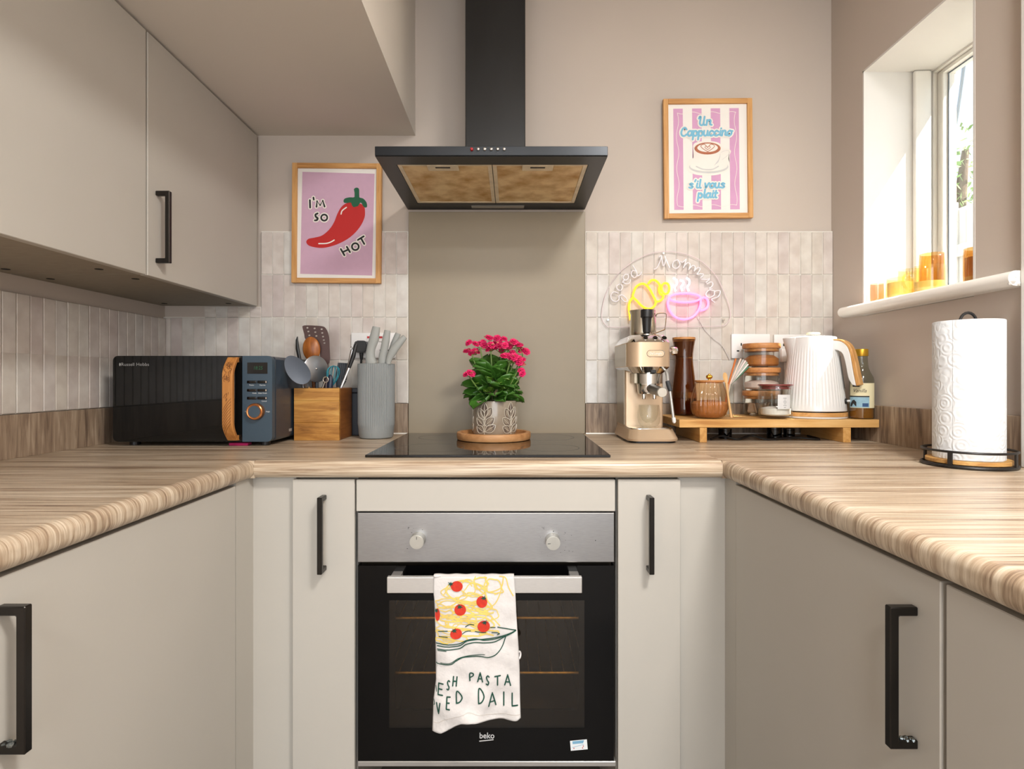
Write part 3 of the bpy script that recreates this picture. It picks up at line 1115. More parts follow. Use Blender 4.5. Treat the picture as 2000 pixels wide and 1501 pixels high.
# bowl lines
b_ = B()
F3 = face(.0030)
for pts, w in (([(140, 688), (320, 690), (400, 650), (470, 632), (540, 645), (640, 635), (740, 610), (825, 570)], 6),
               ([(150, 708), (330, 706), (410, 652), (500, 640), (560, 655), (650, 645), (745, 618)], 6),
               ([(150, 735), (330, 730), (400, 682), (470, 662), (560, 676), (650, 668), (740, 622), (828, 572)], 6),
               ([(155, 746), (230, 746)], 4),
               ([(740, 625), (710, 710), (660, 770), (600, 800), (560, 802), (490, 785), (430, 782), (370, 795), (310, 830), (265, 858), (160, 862), (142, 852)], 6),
               ([(560, 780), (480, 772), (420, 775), (330, 808), (262, 848), (180, 852)], 4),
               ([(825, 567), (750, 557), (672, 540)], 6), ([(650, 543), (610, 543)], 5),
               ([(160, 585), (240, 572)], 5), ([(165, 630), (240, 625)], 5), ([(395, 540), (430, 518), (468, 518)], 5),
               ([(368, 600), (400, 578), (440, 570)], 4), ([(480, 572), (540, 588), (570, 590)], 5), ([(620, 590), (660, 590), (688, 598), (668, 608)], 5)):
    stroke(b_, pts, w + 2, F3)
obj('bowl_print', face_to_camera(b_), 'towel_green', towel)
# tomatoes
TOM = [(320, 192, 51, 46, 268, 170), (535, 325, 47, 50, 552, 292), (350, 392, 50, 48, 345, 365), (152, 440, 22, 54, 140, 405), (315, 597, 50, 46, 300, 568), (552, 532, 53, 52, 560, 498)]
for (cx, cy, rx, ry, sx_, sy_) in TOM:
    o = obj('tomato_print', face_to_camera(disc(B(), cx, cy, rx, ry, face(.0034), 26)), 'towel_red', towel)
    b_ = B()
    for k in range(6):
        a = 2 * PI * k / 6 + cx
        r_ = 26 if k % 2 else 32
        ex, ey = sx_ + r_ * math.cos(a), sy_ + r_ * .8 * math.sin(a)
        if ex < 134: ex = 134
        nx, ny = -math.sin(a) * 8, math.cos(a) * 8
        poly(b_, [(sx_ + nx, sy_ + ny), (ex, ey), (sx_ - nx, sy_ - ny)], face(.0040))
    disc(b_, sx_, sy_, 10, 9, face(.0042), 10)
    obj('tomato_leaf_print', face_to_camera(b_), 'towel_green', o)
# hand-drawn words:  ..ESH PASTA / ..VED DAIL..
GL = {
    'E': [[(1, 0), (0, 0), (0, 1), (1, 1)], [(0, .5), (.8, .5)]],
    'S': [[(1, .1), (.5, 0), (.1, .2), (.4, .48), (.85, .7), (.6, 1), (0, .92)]],
    'H': [[(0, 0), (0, 1)], [(1, 0), (1, 1)], [(0, .5), (1, .5)]],
    'P': [[(0, 1), (0, 0), (.8, .1), (.8, .4), (0, .55)]],
    'A': [[(0, 1), (.5, 0), (1, 1)], [(.2, .68), (.82, .68)]],
    'T': [[(0, 0), (1, 0)], [(.5, 0), (.5, 1)]],
    'V': [[(0, 0), (.55, 1), (1, 0)]],
    'D': [[(0, 1), (0, 0), (.6, .12), (1, .5), (.6, .88), (0, 1)]],
    'I': [[(.5, 0), (.5, 1)]],
    'L': [[(0, 0), (0, 1), (1, .93)]],
    'R': [[(0, 1), (0, 0), (.8, .1), (.8, .4), (0, .55), (.9, 1)]],
}
b_ = B()
def word(ch, x0, y0, x1, y1, slant=0.0, w=11):
    for s in GL[ch]:
        pts = [(x0 + (x1 - x0) * a + slant * (1 - c_), y0 + (y1 - y0) * c_) for a, c_ in s]
        if not (ch in 'SDP' and len(s) > 2):          # follow the cloth between the corners
            fine_ = []
            for A_, C_ in zip(pts, pts[1:]):
                fine_ += [(A_[0] + (C_[0] - A_[0]) * k_ / 8, A_[1] + (C_[1] - A_[1]) * k_ / 8) for k_ in range(8)]
            stroke(b_, fine_ + [pts[-1]], w, F3, curve=False, cap=True)
        else:
            stroke(b_, pts, w, F3, sub=5)
for a in (('E', 160, 1022, 200, 1115, 4), ('S', 238, 990, 258, 1065, 4), ('H', 288, 958, 318, 1030, 6), ('P', 435, 920, 468, 985, 0), ('A', 500, 928, 542, 1005, 0),
          ('S', 574, 950, 598, 1024, 0), ('T', 648, 955, 694, 1035, 0), ('A', 732, 955, 782, 1040, 0),
          ('V', 148, 1180, 178, 1278, 0), ('E', 235, 1125, 262, 1220, 4), ('D', 322, 1075, 370, 1168, 0), ('D', 510, 1065, 556, 1172, 0), ('A', 596, 1095, 656, 1205, 0), ('I', 706, 1105, 742, 1212, 0), ('L', 796, 1105, 842, 1212, 0)):
    b_ = B()
    word(*a)
    obj('letter_print', face_to_camera(b_), 'towel_green', towel)
obj('letter_print', face_to_camera(stroke(B(), [(140, 1050), (146, 1095)], 6, F3)), 'towel_green', towel)
obj('letter_print', face_to_camera(stroke(B(), [(124, 1160), (130, 1190), (124, 1205)], 6, F3)), 'towel_green', towel)
b_ = B()
tube(b_, smooth_path([Vector(t_pt(852, 768)), Vector(t_pt(864, 778)), Vector(t_pt(868, 800)), Vector(t_pt(862, 822)), Vector(t_pt(852, 828))]), .0022, 8)
obj('hanging_loop', b_, 'towel_cotton', towel, smooth=True)

# ------------------------------------------------------------------ framed prints
mat('print_paper', (238, 234, 228), 0.7, var=0.01)
mat('print_pink', (206, 168, 190), 0.7, var=0.02, vscale=60)
mat('print_chili', (190, 36, 34), 0.7, var=0.03)
mat('print_stalk', (30, 92, 62), 0.7)
mat('print_black', (26, 28, 28), 0.7)
mat('print_offwhite', (240, 232, 224), 0.7)
mat('print_blue', (122, 186, 214), 0.7, var=0.03)
mat('print_stripe', (212, 160, 196), 0.7, var=0.04, vscale=14)
mat('print_coffee', (178, 108, 78), 0.7, var=0.10, vscale=90)
mat('print_grey', (206, 205, 204), 0.7, var=0.05, vscale=30)
KP = .30 / 967.0
def picture(label, px, py, Yf, roll, cxy):
    c = W(px, py, Yf)
    t = thing('framed_print', label, 'picture', (c.x, YW - .010, c.z), rot=(0, roll, 0))
    d0 = Yf - (YW - .010)                # front face of the frame, local y
    w2, h2, f = .150, .2015, .0165
    for nm, a in (('v', (-w2, -w2 + f, -h2, h2)), ('v', (w2 - f, w2, -h2, h2)), ('h', (-w2 + f, w2 - f, h2 - f, h2)), ('h', (-w2 + f, w2 - f, -h2, -h2 + f))):
        obj('frame_bar', bx(a[0], a[1], d0, -.0005, a[2], a[3], r=.0008, seg=1), 'frame_oak_' + nm, t, local=True)
    sheet = obj('paper', bx(-w2 + f, w2 - f, d0 + .008, -.002, -h2 + f, h2 - f), 'print_paper', t, local=True)
    def fn(off):
        return lambda x, y: ((x - cxy[0]) * KP, d0 + .0078 - off, (cxy[1] - y) * KP)
    return t, sheet, fn
def printed(name, bm, m, parent):
    return obj(name, face_to_camera(bm), m, parent, local=True)
t, sheet, fn = picture("oak-framed pink print of a red chili reading I'M SO HOT", 656.7, 435, 1.8935, math.radians(.45), (595, 747))
printed('pink_field', poly(B(), [(215, 188), (1000, 203), (982, 1310), (200, 1297)], fn(.0002)), 'print_pink', sheet)
CH = [(690, 530), (640, 570), (600, 640), (570, 720), (530, 790), (480, 845), (420, 885), (340, 905), (285, 918), (263, 950), (285, 985), (340, 1005), (430, 1015), (520, 1000), (620, 965), (720, 910), (800, 840), (860, 760), (895, 680), (900, 620), (890, 560), (850, 530), (760, 515)]
printed('chili_print', poly(B(), CH, fn(.0005), True), 'print_chili', sheet)
CA = [(665, 500), (680, 475), (730, 462), (785, 458), (782, 400), (778, 372), (803, 356), (830, 366), (835, 405), (833, 458), (880, 475), (915, 515), (922, 560), (905, 572), (880, 560), (862, 525), (845, 522), (825, 555), (800, 563), (775, 568), (755, 545), (745, 520), (700, 525), (672, 520)]
printed('stalk_print', poly(B(), CA, fn(.0008), True, 3), 'print_stalk', sheet)
b_ = B()
stroke(b_, [(640, 645), (652, 608), (697, 572)], 13, fn(.0009))
stroke(b_, [(400, 968), (480, 965), (530, 950), (567, 928)], 13, fn(.0009))
printed('highlight_print', b_, 'print_offwhite', sheet)
LET = [([(300, 497), (303, 577)], 0), ([(338, 468), (342, 490)], 0), ([(372, 568), (378, 508), (412, 550), (440, 502), (460, 565)], 0),
       ([(385, 640), (362, 653), (365, 675), (386, 692), (378, 712), (355, 716)], 1),
       ([(640, 1025), (680, 1092)], 0), ([(705, 1000), (740, 1058)], 0), ([(662, 1058), (722, 1030)], 0), ([(825, 925), (888, 885)], 0), ([(858, 905), (895, 968)], 0)]
OO = [(457, 685, 33), (798, 998, 37)]
for nm, w, off, m_ in (('word_halo', 44, .0006, 'print_offwhite'), ('word_print', 19, .0011, 'print_black')):
    for ids, os_ in (((0, 1, 2), ()), ((3,), (0,)), ((4, 5, 6, 7, 8), (1,))):
        b_ = B()
        for i_ in ids:
            pts, cv = LET[i_]
            stroke(b_, pts, w, fn(off), curve=bool(cv))
        for i_ in os_:
            x, y, r = OO[i_]
            stroke(b_, [(x + r * math.cos(a), y + r * math.sin(a)) for a in [2 * PI * k / 24 for k in range(24)]], w, fn(off), closed=True, curve=False)
        printed(nm, b_, m_, sheet)

t, sheet, fn0 = picture('oak-framed pink striped print of a cappuccino cup', 1383.7, 308.5, 1.8985, math.radians(-.55), (575, 768))
fn = fn0
b_ = B()
for x in (205, 410, 613, 817):
    poly(b_, [(x, 217), (x + 103, 217), (x + 103, 1320), (x, 1320)], fn(.0002))
printed('stripe_print', b_, 'print_stripe', sheet)
b_ = B()
wav = [(248 + 12 * math.sin((y - 265) / 55.0), y) for y in range(265, 1290, 24)]
stroke(b_, wav, 5, fn(.0004))
stroke(b_, [(1128 - x, y) for x, y in wav], 5, fn(.0004))
for y in (265, 1278):
    stroke(b_, [(250 + k * 13, y + 11 * math.sin(k * .38)) for k in range(50)], 5, fn(.0004))
printed('wavy_border_print', b_, 'print_offwhite', sheet)
# cup and saucer
printed('cup_halo', poly(B(), [(415, 640), (445, 590), (575, 572), (700, 595), (735, 650), (800, 660), (830, 690), (800, 760), (815, 830), (790, 900), (690, 940), (560, 950), (430, 935), (360, 890), (350, 820), (380, 770), (420, 750)], fn(.0005), True), 'print_offwhite', sheet)
b_ = disc(B(), 585, 855, 215, 72, fn(.0006))
printed('saucer_print', b_, 'print_grey', sheet)
b_ = disc(B(), 585, 842, 205, 62, fn(.0007))
poly(b_, [(432, 665), (440, 730), (470, 800), (530, 850), (620, 855), (680, 805), (708, 730), (716, 660)], fn(.0009))
stroke(b_, [(708, 705), (760, 690), (800, 690), (790, 730), (720, 780)], 16, fn(.0009))
printed('cup_print', b_, 'print_offwhite', sheet)
b_ = B()
stroke(b_, [(722, 700), (762, 682), (806, 684), (800, 724), (730, 780)], 4, fn(.0010))
poly(b_, [(640, 846), (690, 780), (706, 740), (716, 690), (712, 745), (690, 806)], fn(.0010))
stroke(b_, [(450, 850), (520, 880), (620, 884), (690, 850)], 14, fn(.0008))
printed('cup_shading_print', b_, 'print_grey', sheet)
printed('coffee_print', disc(B(), 574, 655, 143, 66, fn(.0011)), 'print_coffee', sheet)
b_ = disc(B(), 574, 648, 112, 46, fn(.0012))
printed('milk_print', b_, 'print_offwhite', sheet)
b_ = B()
stroke(b_, [(574, 690), (520, 655), (500, 625), (540, 610), (574, 640), (610, 610), (648, 625), (630, 655), (574, 690)], 7, fn(.0013))
stroke(b_, [(574, 668), (545, 645), (560, 630), (574, 645), (590, 630), (604, 645), (574, 668)], 6, fn(.0013))
printed('latte_art_print', b_, 'print_coffee', sheet)
# script lettering, drawn letter by letter
SG_ = {
    'a': (1.08, [[(.85, .85), (.45, 1), (.1, .6), (.2, .1), (.55, 0), (.85, .35)], [(.9, 1), (.85, .2), (1.08, .05)]]),
    'c': (.98, [[(.85, .8), (.5, 1), (.12, .6), (.2, .12), (.55, 0), (.95, .2)]]),
    'i': (.55, [[(.3, 1), (.25, .2), (.5, .03)], [(.36, 1.42), (.37, 1.46)]]),
    'n': (1.05, [[(.15, 1), (.12, 0)], [(.14, .6), (.45, 1), (.75, .85), (.72, .2), (1.0, .05)]]),
    'o': (1.02, [[(.5, 1), (.12, .6), (.2, .1), (.55, 0), (.88, .4), (.8, .88), (.54, 1)], [(.8, .85), (1.05, .9)]]),
    'p': (1.04, [[(.15, 1), (.10, -.75)], [(.14, .7), (.5, 1), (.88, .65), (.75, .1), (.4, 0), (.14, .25)]]),
    'u': (1.08, [[(.12, 1), (.12, .25), (.4, 0), (.72, .25), (.8, 1)], [(.8, 1), (.78, .2), (1.02, .05)]]),
    's': (.90, [[(.75, .85), (.45, 1), (.2, .78), (.5, .52), (.75, .28), (.5, 0), (.1, .12)]]),
    'v': (.98, [[(.1, 1), (.35, .05), (.75, .95), (.95, 1)]]),
    'l': (.55, [[(.3, 1.8), (.25, .2), (.5, .03)]]),
    't': (.70, [[(.35, 1.5), (.28, .2), (.55, .03)], [(.05, 1), (.65, 1)]]),
    "'": (.40, [[(.32, 1.75), (.2, 1.4)]]),
    'U': (1.30, [[(.0, 1.3), (.15, 1.65), (.32, 1.5), (.25, .4), (.5, 0), (.85, .25), (.95, 1.65)], [(.95, 1.65), (.92, .2), (1.18, .05)]]),
    'C': (1.28, [[(1.05, 1.3), (.75, 1.65), (.3, 1.4), (.08, .7), (.3, .1), (.75, 0), (1.15, .3)]]),
    ' ': (.60, []),
}
def script(s, cx, base, width, xh, off, w):
    total = sum(SG_[ch][0] for ch in s)
    k = width / total
    bm = B()
    x = cx - width / 2
    for ch in s:
        adv, strokes = SG_[ch]
        for st in strokes:
            stroke(bm, [(x + a * k + .22 * b * xh * .5, base - b * xh) for a, b in st], w, fn(off), sub=5)
        x += adv * k
    return bm
for nm, off, w_, m_ in (('script_halo', .0013, 50, 'print_offwhite'), ('script_word', .0019, 21, 'print_blue')):
    for s, cx, base, wd_, xh in (('Un', 548, 402, 150, 56), ('Cappuccino', 560, 517, 560, 54), ("s'il vous", 560, 1085, 395, 50), ('plait', 566, 1192, 215, 50)):
        printed(nm, script(s, cx, base, wd_, xh, off, w_), m_, sheet)

# ------------------------------------------------------------------ microwave
mat('slate_metal', (42, 54, 66), 0.30, var=0.06, vscale=8, coat=0.3)
mat('slate_panel', (58, 76, 90), 0.42, var=0.04, vscale=8)
mat('door_glass', (16, 17, 17), 0.05, var=0.04, spec=0.4)
mat('copper', (196, 128, 78), 0.28, metal=0.9, var=0.08)
mat('screen_black', (6, 7, 8), 0.12)
mat('display_green', (18, 40, 28), 0.5, emit=((40, 150, 90), 0.18))
mat('engraving', (112, 66, 32), 0.8)
mat('text_grey', (150, 150, 148), 0.5)
wood('handle_beech', [(166, 104, 48), (190, 126, 62), (206, 144, 78)], 'Z', fine=150, stretch=20, rough=0.5)
MX0, MX1, MY, MZ0, MZ1 = -1.104, -.6635, 1.558, .9125, 1.1500
t = thing('microwave', 'dark slate microwave with a wooden handle beside the utensil box', 'microwave', (-.88, 1.72, ZT))
obj('body', bx(MX0 + .004, MX1, MY + .018, 1.888, MZ0, MZ1 - .001, r=.010, seg=4), 'slate_metal', t, smooth=True)
for (x, y) in ((-1.07, 1.60), (-.70, 1.60), (-1.07, 1.85), (-.70, 1.85)):
    obj('foot', lathe(B(), [(.014, 0), (.014, .012), (.012, .0135)], (x, y, ZT + .0003), 18), 'black_plastic', t)
def slab(x0, x1, z0, z1, y0, y1, r, rl=True, rr=True):
    pts = []
    for px, pz in rrect(x1 - x0, z1 - z0, r, 6, (x0 + x1) / 2, (z0 + z1) / 2):
        mid = (x0 + x1) / 2
        if (not rl and px < mid) : px, pz = x0, (z1 if pz > (z0 + z1) / 2 else z0)
        if (not rr and px > mid) : px, pz = x1, (z1 if pz > (z0 + z1) / 2 else z0)
        if not pts or (Vector(pts[-1]) - Vector((px, 0, pz))).length > 1e-6:
            pts.append((px, 0, pz))
    if (Vector(pts[0]) - Vector(pts[-1])).length < 1e-6: pts.pop()
    return prism(B(), [(a, y0, c) for a, _, c in pts], (0, y1 - y0, 0))
door = obj('door', slab(MX0, -.7475, MZ0, MZ1, MY, MY + .0175, .014, True, False), 'door_glass', t)
pan = obj('control_panel', slab(-.7460, MX1, MZ0, MZ1, MY, MY + .0175, .014, False, True), 'slate_panel', t)
fo = lambda x, z: (x, MY - .0005, z)
b_ = B(); c = W(264, 711.5, MY)
lettering(b_, 'Russell Hobbs', .0125, fo, c.x, c.z, width=.0765)
c = W(234.5, 711.5, MY); disc(b_, c.x, c.z, .0022, .0045, fo, 14)
obj('brand_lettering', face_to_camera(b_), 'text_grey', door)
# bowed wooden handle
hx0, hx1 = -.7815, -.7530
loops = []
NH = 26
for i in range(NH + 1):
    s = i / NH
    z = .9175 + (1.1455 - .9175) * s
    e = min(s, 1 - s)
    bow = .030 * min(1.0, (e / .20)) ** .75 if e > 0 else 0
    bow = .030 * math.sin(min(1, e / .22) * PI / 2)
    yf = MY - .0125 - bow
    yb = yf + .0115
    loops.append([(hx0, yb, z), (hx0, yf + .002, z), (hx0 + .002, yf, z), (hx1 - .002, yf, z), (hx1, yf + .002, z), (hx1, yb, z)])
b_ = loft(B(), loops)
box(b_, hx0 + .003, hx1 - .002, MY - .013, MY + .0005, .9175, .931)
box(b_, hx0 + .003, hx1 - .002, MY - .013, MY + .0005, 1.132, 1.1455)
hd = obj('handle', b_, 'handle_beech', door, smooth=True, label='bowed wooden handle with engraved pattern')
def on_handle(x, z):
    s = (z - .9175) / (1.1455 - .9175); e = min(s, 1 - s)
    return (x, MY - .0129 - .030 * math.sin(min(1, max(0, e) / .22) * PI / 2) - .0002, z)
b_ = B()
rg = random.Random(5)
for k in range(9):                                       # palm-like strokes low on the handle
    z = .935 + k * .0085
    stroke(b_, [(hx0 + .004, z), (hx0 + .013, z + .016), (hx1 - .004, z + .030)], .0012, on_handle)
for k in range(26):
    x, z = rg.uniform(hx0 + .005, hx1 - .005), rg.uniform(1.075, 1.125)
    stroke(b_, [(x, z), (x + rg.uniform(-.004, .004), z + .004), (x + rg.uniform(-.004, .004), z + .008)], .0013, on_handle)
for k in range(8):
    x, z = rg.uniform(hx0 + .005, hx1 - .008), rg.uniform(1.025, 1.045)
    stroke(b_, [(x, z), (x + rg.uniform(-.003, .004), z + .006)], .0012, on_handle)
e_ = obj('engraving', face_to_camera(b_), 'engraving', door)
e_['kind'] = 'stuff'
# display, buttons, dial
a, c = W(483, 729.5, MY), W(522.5, 707.5, MY)
ds = obj('display', bx(a.x, c.x, MY - .0008, MY + .001, a.z, c.z, r=.0004, seg=1), 'screen_black', pan)
b_ = B()
q = W(504, 718.5, MY)
lettering(b_, '18:25', .0135, lambda x, z: (x, MY - .0011, z), q.x, q.z, shear=.1, width=.024)
obj('clock_digits', face_to_camera(b_), 'display_green', ds)
for i, (py, words) in enumerate(((745.5, (('Power', 492, 751.6), ('Express', 513, 751.6))), (761.7, (('Cook', 497, 767.4), ('Auto Cook', 513, 767.4))), (777, (('', 0, 0), ('Cancel', 516, 783))))):
    for (xa, xb) in ((483, 501.5), (503, 522)):
        p0, p1 = W(xa, py + 2.6, MY), W(xb, py - 2.6, MY)
        bt = B()
        box(bt, p0.x, p1.x, MY - .003, MY + .0005, p0.z, p1.z, r=.0013, seg=2)
        obj('button', bt, 'black_gloss', pan, smooth=True)
    p0, p1 = W(519.5, py + 1.8, MY), W(521.5, py - 1.8, MY)
    obj('button_shine', bx(p0.x, p1.x, MY - .0034, MY - .002, p0.z, p1.z), 'chrome', pan)
    b_ = B()
    for w_, px, pz in words:
        if w_:
            q = W(px, pz, MY)
            lettering(b_, w_, .0052, fo, q.x, q.z)
    obj('button_lettering', face_to_camera(b_), 'print_white', pan)
b_ = B()
q = W(482.5, 803.5, MY); lettering(b_, 'Time', .0052, fo, q.x, q.z)
q = W(524.0, 803.5, MY); lettering(b_, 'Weight', .0050, fo, q.x - .001, q.z, width=.0115)
obj('dial_lettering', face_to_camera(b_), 'print_white', pan)
q = W(501, 803, MY)
b_ = B()
prof = [(.0230, 0), (.0230, .010), (.0222, .014), (.0200, .0155), (.0178, .0150), (.0172, .0138), (0, .0136)]
lathe(b_, prof, (0, 0, 0), 40)
bmesh.ops.rotate(b_, verts=b_.verts, cent=(0, 0, 0), matrix=Matrix.Rotation(PI / 2, 3, 'X'))
bmesh.ops.translate(b_, verts=b_.verts, vec=(q.x, MY, q.z))
dl = obj('dial', b_, 'copper', pan, smooth=True, label='copper-rimmed round dial')
b_ = B(); cyl(b_, (q.x, MY - .0132, q.z), (q.x, MY - .0149, q.z), .0166, .0160, 32)
obj('dial_face', b_, 'slate_panel', dl)
obj('rating_sticker', bx(MX1 - .0001, MX1 + .0003, 1.675, 1.697, .930, .938), 'text_grey', t)
# a folded cloth caught under the microwave
mat('magenta_cloth', (158, 20, 82), 0.9)
o = obj('cleaning_cloth', bx(-.788, -.735, 1.566, 1.592, ZT + .0005, .9085, r=.002), 'magenta_cloth', loc=(-.76, 1.58, ZT))
tag(o, 'edge of a magenta cloth tucked under the microwave door handle', 'cloth')

# ------------------------------------------------------------------ wooden utensil box
wood('acacia', [(128, 82, 30), (166, 112, 46), (194, 140, 66), (206, 158, 84)], 'X', fine=70, stretch=9, rough=0.42, bump=0.1)
wood('acacia_shaded', [(112, 66, 30), (140, 86, 40), (160, 104, 54)], 'Y', fine=70, stretch=9, rough=0.45, bump=0.1)  # darker acacia: shade on the box sides painted into the colour
BX0, BX1, BY0, BY1, BZ1 = -.6585, -.5215, 1.700, 1.836, 1.0580
t = thing('utensil_box', 'square acacia wood utensil box between microwave and knife block', 'utensil box', (-.59, 1.768, ZT))
fz = [(ZT + .0003, .9548), (.9550, 1.0200), (1.0202, BZ1)]
for k, (z0, z1) in enumerate(fz):
    obj('front_plank', bx(BX0, BX1, BY0, BY0 + .011, z0, z1, r=.0009, seg=1), 'acacia', t)
obj('side_panel', bx(BX1 - .011, BX1, BY0 + .0112, BY1, ZT + .0003, BZ1, r=.001, seg=1), 'acacia_shaded', t)
obj('side_panel', bx(BX0, BX0 + .011, BY0 + .0112, BY1, ZT + .0003, BZ1, r=.001, seg=1), 'acacia_shaded', t)
obj('back_panel', bx(BX0 + .0112, BX1 - .0112, BY1 - .011, BY1, ZT + .0003, BZ1, r=.001, seg=1), 'acacia', t)
obj('bottom_panel', bx(BX0 + .0112, BX1 - .0112, BY0 + .0112, BY1 - .0112, ZT + .0003, ZT + .010), 'acacia', t)

# ------------------------------------------------------------------ utensils standing in the box
mat('silicone_grey', (104, 112, 124), 0.5, var=0.04)
mat('silicone_dark', (66, 70, 76), 0.5)
mat('navy_plastic', (28, 36, 58), 0.35)
mat('teal_silicone', (44, 140, 158), 0.45)
mat('bronze_nylon', (92, 72, 70), 0.34, metal=0.35, var=0.08)
mat('steel', (196, 196, 198), 0.22, metal=1.0, var=0.05)
mat('pizza_steel', (168, 172, 178), 0.30, metal=0.9, var=0.10, vscale=14)
wood('spoon_wood', [(138, 76, 26), (168, 98, 40), (190, 122, 60)], 'Z', fine=140, stretch=8, rough=0.4)
wood('pale_wood', [(196, 150, 92), (214, 172, 116), (226, 190, 138)], 'Z', fine=120, stretch=14, rough=0.5)

def bowl_head(c, L, S, N, depth, thick=.0022, nr=8, ns=30, egg=0.0):
    """oval spoon bowl: L, S half-axis vectors; N the way the hollow faces"""
    c, L, S, N = Vector(c), Vector(L), Vector(S), Vector(N).normalized()
    bm = B()
    for side in (0, 1):
        prev = None
        for r in range(nr + 1):
            rr = r / nr
            ring = []
            for k in range(ns):
                a = 2 * PI * k / ns
                y = rr * math.sin(a)
                wdt = 1 - egg * y
                p = c + L * y + S * (rr * math.cos(a) * wdt) - N * (depth * (1 - rr * rr)) - N * (thick * side)
                ring.append(bm.verts.new(p))
                if r == 0: break
            if r == 1:
                for k in range(ns):
                    bm.faces.new((prev[0], ring[k], ring[(k + 1) % ns]))
            elif r > 1:
                for k in range(ns):
                    bm.faces.new((prev[k], ring[k], ring[(k + 1) % ns], prev[(k + 1) % ns]))
            prev = ring
        if side == 0: rim = prev
        else:
            for k in range(ns):
                bm.faces.new((rim[k], prev[k], prev[(k + 1) % ns], rim[(k + 1) % ns]))
    bmesh.ops.recalc_face_normals(bm, faces=bm.faces[:])
    return bm
UG = 'utensils in the wooden box'
def px_vec(dx, dy, Y):
    return Vector((dx * Y / FOC, 0, -dy * Y / FOC))
# grey silicone spoon with a wooden handle, leaning out over the front rim
Y_ = 1.640
t = thing('silicone_spoon', 'grey silicone spoon with pale wooden handle leaning towards the microwave', 'spoon', W(606, 800, 1.74), group=UG)
c = W(580.5, 722, Y_)
obj('spoon_head', bowl_head(c, px_vec(-14.5, -26, Y_) + Vector((0, -.016, 0)), px_vec(18, -10, Y_), (0.10, -1, .30), .010, egg=.10), 'silicone_grey', t, smooth=True, sharp=60)
obj('spoon_neck', tube(B(), [W(592, 741, Y_ + .028), W(597, 749, 1.682), W(600.8, 755, 1.7185)], [.0095, .0074, .0066], 14, sy=.7), 'silicone_grey', t, smooth=True)
obj('spoon_handle', tube(B(), [W(600.3, 755, 1.7145), W(603.5, 761, 1.7255), W(611, 836, 1.750)], .0056, 12), 'pale_wood', t, smooth=True)
# pizza wheel
Y_ = 1.760
t = thing('pizza_cutter', 'round pizza cutter blade with a centre rivet in the wooden box', 'pizza cutter', W(618, 800, Y_), group=UG)
c = W(617.5, 720, Y_)
b_ = B()
lathe(b_, [(.0, -.0010), (.0405, -.0008), (.0420, 0), (.0405, .0008), (0, .0010)], (0, 0, 0), 48, cap=False)
mm = Matrix.Translation(c) @ Matrix.Rotation(math.radians(50), 4, 'Z') @ Matrix.Rotation(math.radians(86), 4, 'X')
bmesh.ops.transform(b_, verts=b_.verts, matrix=mm)
obj('blade', b_, 'pizza_steel', t, smooth=True)
nrm = (mm.to_3x3() @ Vector((0, 0, 1)))
if nrm.y > 0: nrm = -nrm
b_ = B(); sphere(b_, c + nrm * .001, .0036, 12, 8)
obj('rivet', b_, 'chrome', t, smooth=True)
obj('fork', tube(B(), [c + nrm * -.004, W(619, 745, Y_ + .006), W(619, 762, Y_ + .008)], .0052, 10), 'silicone_dark', t, smooth=True)
obj('grip', tube(B(), [W(619, 760, Y_ + .008), W(620, 800, Y_ + .014), W(622, 842, Y_ + .020)], [.009, .011, .008], 14), 'silicone_dark', t, smooth=True)
# wooden spoon
Y_ = 1.808
t = thing('wooden_spoon', 'brown wooden spoon standing in front of the slotted turner', 'spoon', W(615, 790, Y_), group=UG)
obj('spoon_head', bowl_head(W(608.5, 681, Y_), px_vec(-2.0, -23.5, Y_), px_vec(17, -1.5, Y_), (0, 1, 0), .010, egg=.02), 'spoon_wood', t, smooth=True, sharp=60)
obj('spoon_handle', tube(B(), [W(610, 700, Y_ - .004), W(611, 712, Y_), W(614, 760, Y_ + .002), W(616, 838, Y_ + .004)], [.0100, .0066, .0060, .0060], 12), 'spoon_wood', t, smooth=True)
# slotted turner
Y_ = 1.826
def plate(outer, holes, fn, thick):
    bm = B()
    es = []
    for lp in [outer] + holes:
        vs = [bm.verts.new(fn(*p)) for p in lp]
        es += [bm.edges.new((vs[i], vs[(i + 1) % len(vs)])) for i in range(len(vs))]
    bmesh.ops.triangle_fill(bm, edges=es, use_beauty=True)
    r = bmesh.ops.extrude_face_region(bm, geom=bm.faces[:])
    bmesh.ops.translate(bm, verts=[v for v in r['geom'] if isinstance(v, bmesh.types.BMVert)], vec=(0, thick, 0))
    bmesh.ops.recalc_face_normals(bm, faces=bm.faces[:])
    return bm
t = thing('slotted_turner', 'bronze-coloured slotted turner, tallest tool in the wooden box', 'turner', W(640, 790, Y_), group=UG)
C2 = lambda x, y: (x / 5.175 + 540, y / 5.175 + 600)
out = [(262, 200), (270, 186), (300, 181), (390, 184), (470, 192), (500, 215), (522, 260), (533, 320), (536, 400), (536, 560), (455, 560), (440, 470), (430, 420), (300, 330), (280, 270)]
out = [(q.x, q.y) for q in smooth_path([Vector((a, c_, 0)) for a, c_ in out], True, 3)]
hol = []
for (x, y) in ((312, 206), (385, 212), (456, 220), (322, 243), (392, 250), (462, 258), (332, 282), (402, 288), (470, 295), (478, 330), (484, 360)):
    hol.append([(x + 11 * math.cos(2 * PI * k / 10), y + 8 * math.sin(2 * PI * k / 10)) for k in range(10)])
def fT(x, y):
    p = C2(x, y)
    lean = .00005 * (y - 200)
    return W(p[0], p[1], Y_ - lean * .6)
obj('blade', plate(out, hol, fT, .0016), 'bronze_nylon', t)
